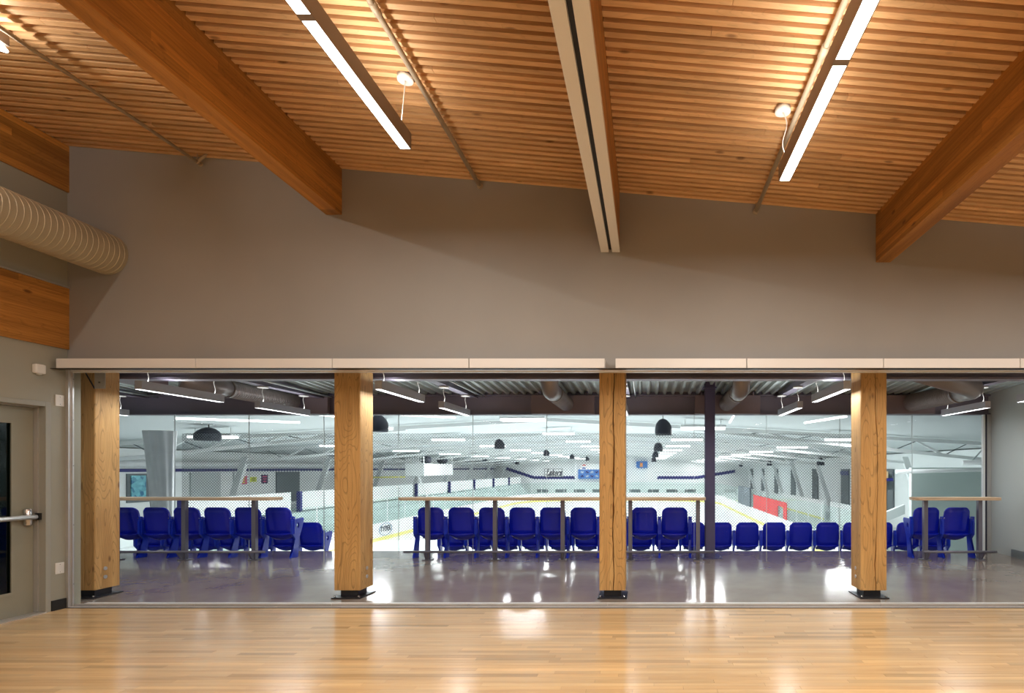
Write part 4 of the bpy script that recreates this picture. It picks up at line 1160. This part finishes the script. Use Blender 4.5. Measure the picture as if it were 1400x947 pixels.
# gathered white netting
def drape(u, v, th=0.0):
    # u around the bundle, v from foot to head
    s_ = 2 * PI * u
    r = 0.23 + 0.19 * v ** 2
    cx_ = -12.88 - 0.12 * v
    rr = r * (1 + 0.07 * math.sin(9 * s_ + 4 * v))
    return (cx_ + rr * math.cos(s_), 14.5 + 0.5 * rr * math.sin(s_), -1.2 + 3.72 * v)
b = MB()
NU, NV = 72, 20; base = len(b.v)
for j in range(NV + 1):
    for i in range(NU): b.v.append(drape(i / NU, j / NV))
for j in range(NV):
    for i in range(NU):
        k = (i + 1) % NU
        b.f.append((j * NU + i, j * NU + k, (j + 1) * NU + k, (j + 1) * NU + i)); b.sm.append(True)
o = b.build('net_bundle', M['drape']); tag(o, 'gathered white netting hanging like a curtain at the left end of the net', 'netting')

# protective net: real diagonal cords
b = MB(); nx0, nx1, nz0, nz1, ny = -12.4, 6.0, -0.4, 2.45, 14.5
pitch = 0.075; H = nz1 - nz0; wdt = 0.0056
def strand(x0_, z0_, x1_, z1_, y):
    n = len(b.v); d_ = Vector((x1_ - x0_, z1_ - z0_)).normalized(); ox, oz = -d_.y * wdt, d_.x * wdt
    b.v += [(x0_ + ox, y, z0_ + oz), (x0_ - ox, y, z0_ - oz), (x1_ - ox, y, z1_ - oz), (x1_ + ox, y, z1_ + oz), (x0_, y + 0.006, z0_), (x1_, y + 0.006, z1_)]
    b.f += [(n, n + 1, n + 2, n + 3), (n + 1, n + 4, n + 5, n + 2), (n + 4, n, n + 3, n + 5)]; b.sm += [False] * 3
x = nx0 - H
while x < nx1:
    for sgn in (1, -1):
        if sgn > 0: xa, za, xb, zb = x, nz0, x + H, nz1
        else: xa, za, xb, zb = x + H, nz0, x, nz1
        dx = xb - xa
        t0, t1 = 0.0, 1.0
        for lim, side in ((nx0, 1), (nx1, -1)):
            ta = (lim - xa) / dx
            if (side == 1 and dx > 0) or (side == -1 and dx < 0): t0 = max(t0, ta)
            else: t1 = min(t1, ta)
        if t1 > t0: strand(xa + dx * t0, za + (zb - za) * t0, xa + dx * t1, za + (zb - za) * t1, ny if sgn > 0 else ny + 0.004)
    x += pitch
o = b.build('safety_net', M['net']); tag(o, 'fine diagonal safety net hanging in front of the rink', 'net', kind='stuff')

# near right: mint panel wall, pipes, doorway painted dark
o = MB().box(9.75, 13.5, 20.0, 20.2, IZ - 0.2, 1.55).build('mint_panel_wall', M['mint']); tag(o, 'pale mint wall panel beyond the right end of the glazing', 'wall panel')
t = thing('doorway_recess', 'doorway painted dark with a navy shelf between the rightmost post and the mint panel', 'doorway', (9.2, 21, -0.8))
MB().box(9.02, 9.74, 21.5, 21.6, -0.2, 1.5).build('painted_opening', M['rink_dark'], t)  # dark panel stands in for the shaded doorway interior
MB().box(9.02, 9.62, 21.2, 21.45, 1.02, 1.14).build('navy_shelf', M['navy'], t)
MB().box(9.12, 9.45, 21.25, 21.4, 1.14, 1.40).build('carton', mat('carton', (0.55, 0.42, 0.25), 0.8), t)
MB().box(9.02, 9.45, 21.45, 21.5, -0.2, 1.02).build('grey_panel', M['rink_grey'], t)
t = thing('white_pipe', 'long white pipe running level across the mint panel', 'pipe', (10.5, 19.7, 1.35))
MB().tube([(9.0, 19.6, 1.40), (13.4, 19.6, 1.50)], 0.07, 12).build('pipe_run', M['truss'], t)
for xx in (9.7, 11.2, 12.7): MB().box(xx, xx + 0.04, 19.6, 19.995, 1.42, 1.46).build('pipe_bracket', M['rink_grey'], t)
t = thing('white_pipe', 'shorter white pipe stub above the long pipe at the right', 'pipe', (12.0, 19.3, 1.7))
MB().tube([(11.2, 19.3, 1.72), (13.4, 19.3, 1.78)], 0.09, 12).build('pipe_run', M['truss'], t)
MB().bar((11.5, 19.3, 1.72), (12.3, 19.3, zr(12.3) - 0.02), 0.04, 0.04).build('stay', M['rink_grey'], t)
o = MB().prism([(8.0, -0.55), (9.75, 0.15), (9.75, -0.2), (8.3, -0.8)], 'Y', 20.5, 20.7).build('stair_stringer', M['rink_grey']); tag(o, 'grey sloping stair stringer below the dark doorway', 'stringer')

# right side: benches, red pads, bench boards
t = thing('bench_boards', 'white wall with a yellow strip along the right player benches', 'boards', (12.6, 38, -2.0))
MB().box(12.4, 12.5, 38.0, 50.0, -2.1, -0.75).build('panel', M['dasher'], t)
MB().box(12.38, 12.40, 38.0, 50.0, -2.1, -1.95).build('kick_strip', M['yellow'], t)
MB().box(12.5, 12.6, 32.5, 37.0, -2.1, -0.75).build('panel', M['dasher'], t)
t = thing('red_screen', 'bright red see-through screen on the right boards', 'screen', (9.3, 41, -2.0))
k_ = [35.8, 38.2, 41, 44, 47]
for i, (a, c) in enumerate(zip(k_[:-1], k_[1:])):
    if i == 0: 
        MB().box(9.22, 9.25, a, a + 0.9, IZ + 1.11, -0.75).build('screen_panel', M['red'], t)
        MB().box(9.22, 9.25, a + 0.9, c, -1.1, -0.75).build('screen_panel', M['red'], t)
    else: MB().box(9.22, 9.25, a + 0.05, c - 0.05, IZ + 1.11, -0.75).build('screen_panel', M['red'], t)
o = MB().box(9.1, 9.24, 48, 54, IZ + 1.11, -0.2).build('dark_tarpaulin', mat('tarpaulin', (0.14, 0.17, 0.19), 0.7)); tag(o, 'grey tarpaulin hanging left of the red screen', 'tarpaulin')
struct('floor_bench_right', MB().box(9.5, 15.2, 26, RYB, IZ - 0.2, -2.1), M['rink_grey'], 'walkway of the right player benches')

# far end signs
def sp(px_, py_): return ((px_ - 884) * 80.9 / FPX, EYE + (640 - py_) * 80.9 / FPX)
t = thing('script_sign', 'white sign with dark script lettering on the far end wall', 'sign', (sp(757, 646)[0], 80.9, sp(757, 652)[1]))
x0_, z1_ = sp(744.5, 640.5); x1_, z0_ = sp(769.5, 651.5)
MB().box(x0_, x1_, 80.8, 80.99, z0_, z1_).build('sign_face', M['rink_white'], t)
b = MB(); b.box(x0_, x1_, 80.74, 80.8, z1_ - 0.07, z1_); b.box(x0_, x0_ + 0.07, 80.74, 80.8, z0_, z1_); b.box(x1_ - 0.07, x1_, 80.74, 80.8, z0_, z1_); b.box(x0_ + 0.07, x1_ - 0.07, 80.74, 80.8, z0_, z0_ + 0.07); b.build('sign_border', M['step'], t)
script = text('Lakers', 0.92, ((x0_ + x1_) / 2, 80.73, (z0_ + z1_) / 2 - 0.02), (PI / 2, 0, 0), M['ink'], t, shear=0.5, ext=0.01)
script.scale = (0.95, 1.45, 1)
t = thing('scoreboard', 'blue scoreboard under a white panel with a red and blue roundel', 'scoreboard', (sp(823, 645)[0], 80, sp(823, 654)[1]))
x0_, z1_ = sp(791, 641.5); x1_, z0_ = sp(855, 654)
MB().box(x0_, x1_, 80.4, 80.99, z0_, z1_).build('score_panel', M['screen'], t)
for r_ in range(2):
    for c_ in range(9):
        xx = x0_ + 0.4 + c_ * 0.72; zz = z0_ + 0.22 + r_ * 0.6
        MB().box(xx, xx + 0.42, 80.36, 80.4, zz, zz + 0.28).build('digit_block', M['pale_ink'] if (r_ + c_) % 2 else M['navy'], t)
xa, zt2 = sp(794, 634); xb, zb2 = sp(852, 641.5)
MB().box(xa, xb, 80.4, 80.8, zb2, zt2).build('white_panel', M['dasher'], t)
cx_, cz_ = sp(799, 637.6)
def half(a0, a1, m, zlo=None):
    pl = [(cx_ + 0.33 * math.cos(math.radians(a)), cz_ + 0.33 * math.sin(math.radians(a))) for a in range(a0, a1 + 1, 15)]
    MB().prism(pl, 'Y', 80.34, 80.4).build('roundel_half', m, t)
half(20, 160, M['red']); half(200, 340, mat('roundel_blue', (0.02, 0.08, 0.40), 0.5))
t = thing('small_screen', 'small blue and orange screen on a white panel right of the third post', 'screen', (sp(877, 635)[0], 80, 1))
xa, za = sp(870, 630.5); xb, zb = sp(885, 639.5)
MB().box(xa, xb, 80.5, 80.99, zb, za).build('screen_face', M['screen'], t)
MB().box(xa + 0.55, xa + 0.95, 80.45, 80.5, zb + 0.15, za - 0.2).build('orange_block', mat('orange_block', (0.9, 0.35, 0.1), 0.5), t)
for i, px_ in enumerate((788, 887)):
    o = MB().box(sp(px_, 0)[0] - 0.07, sp(px_, 0)[0] + 0.07, 79.6, 79.74, IZ, 2.8).build('white_pole', M['truss']); tag(o, 'thin white pole before the far rink wall, ' + ['left of the scoreboard', 'right of the small screen'][i], 'pole', 'thin poles at the far end')
for i, (z, lb) in enumerate(((-0.95, 'lower'), (0.9, 'upper'))):
    x0_, x1_ = (-20, 12) if i == 0 else (1.0, 12)
    o = MB().box(x0_, x1_, 80.93, 80.99, z, z + 0.07).build('rail', M['rink_grey']); tag(o, lb + ' horizontal rail across the far end of the rink', 'rail', 'rails at the far end')
for k in range(9):
    xx = -16 + k * 2.7
    o = MB().box(xx, xx + 1.6, 79.3, 79.5, -2.0, -1.55).build('crowd_barrier', M['rink_dark']); tag(o, '%s low dark bench behind the far hockey boards, from the left' % ordn(k), 'bench', 'dark benches at the far end')
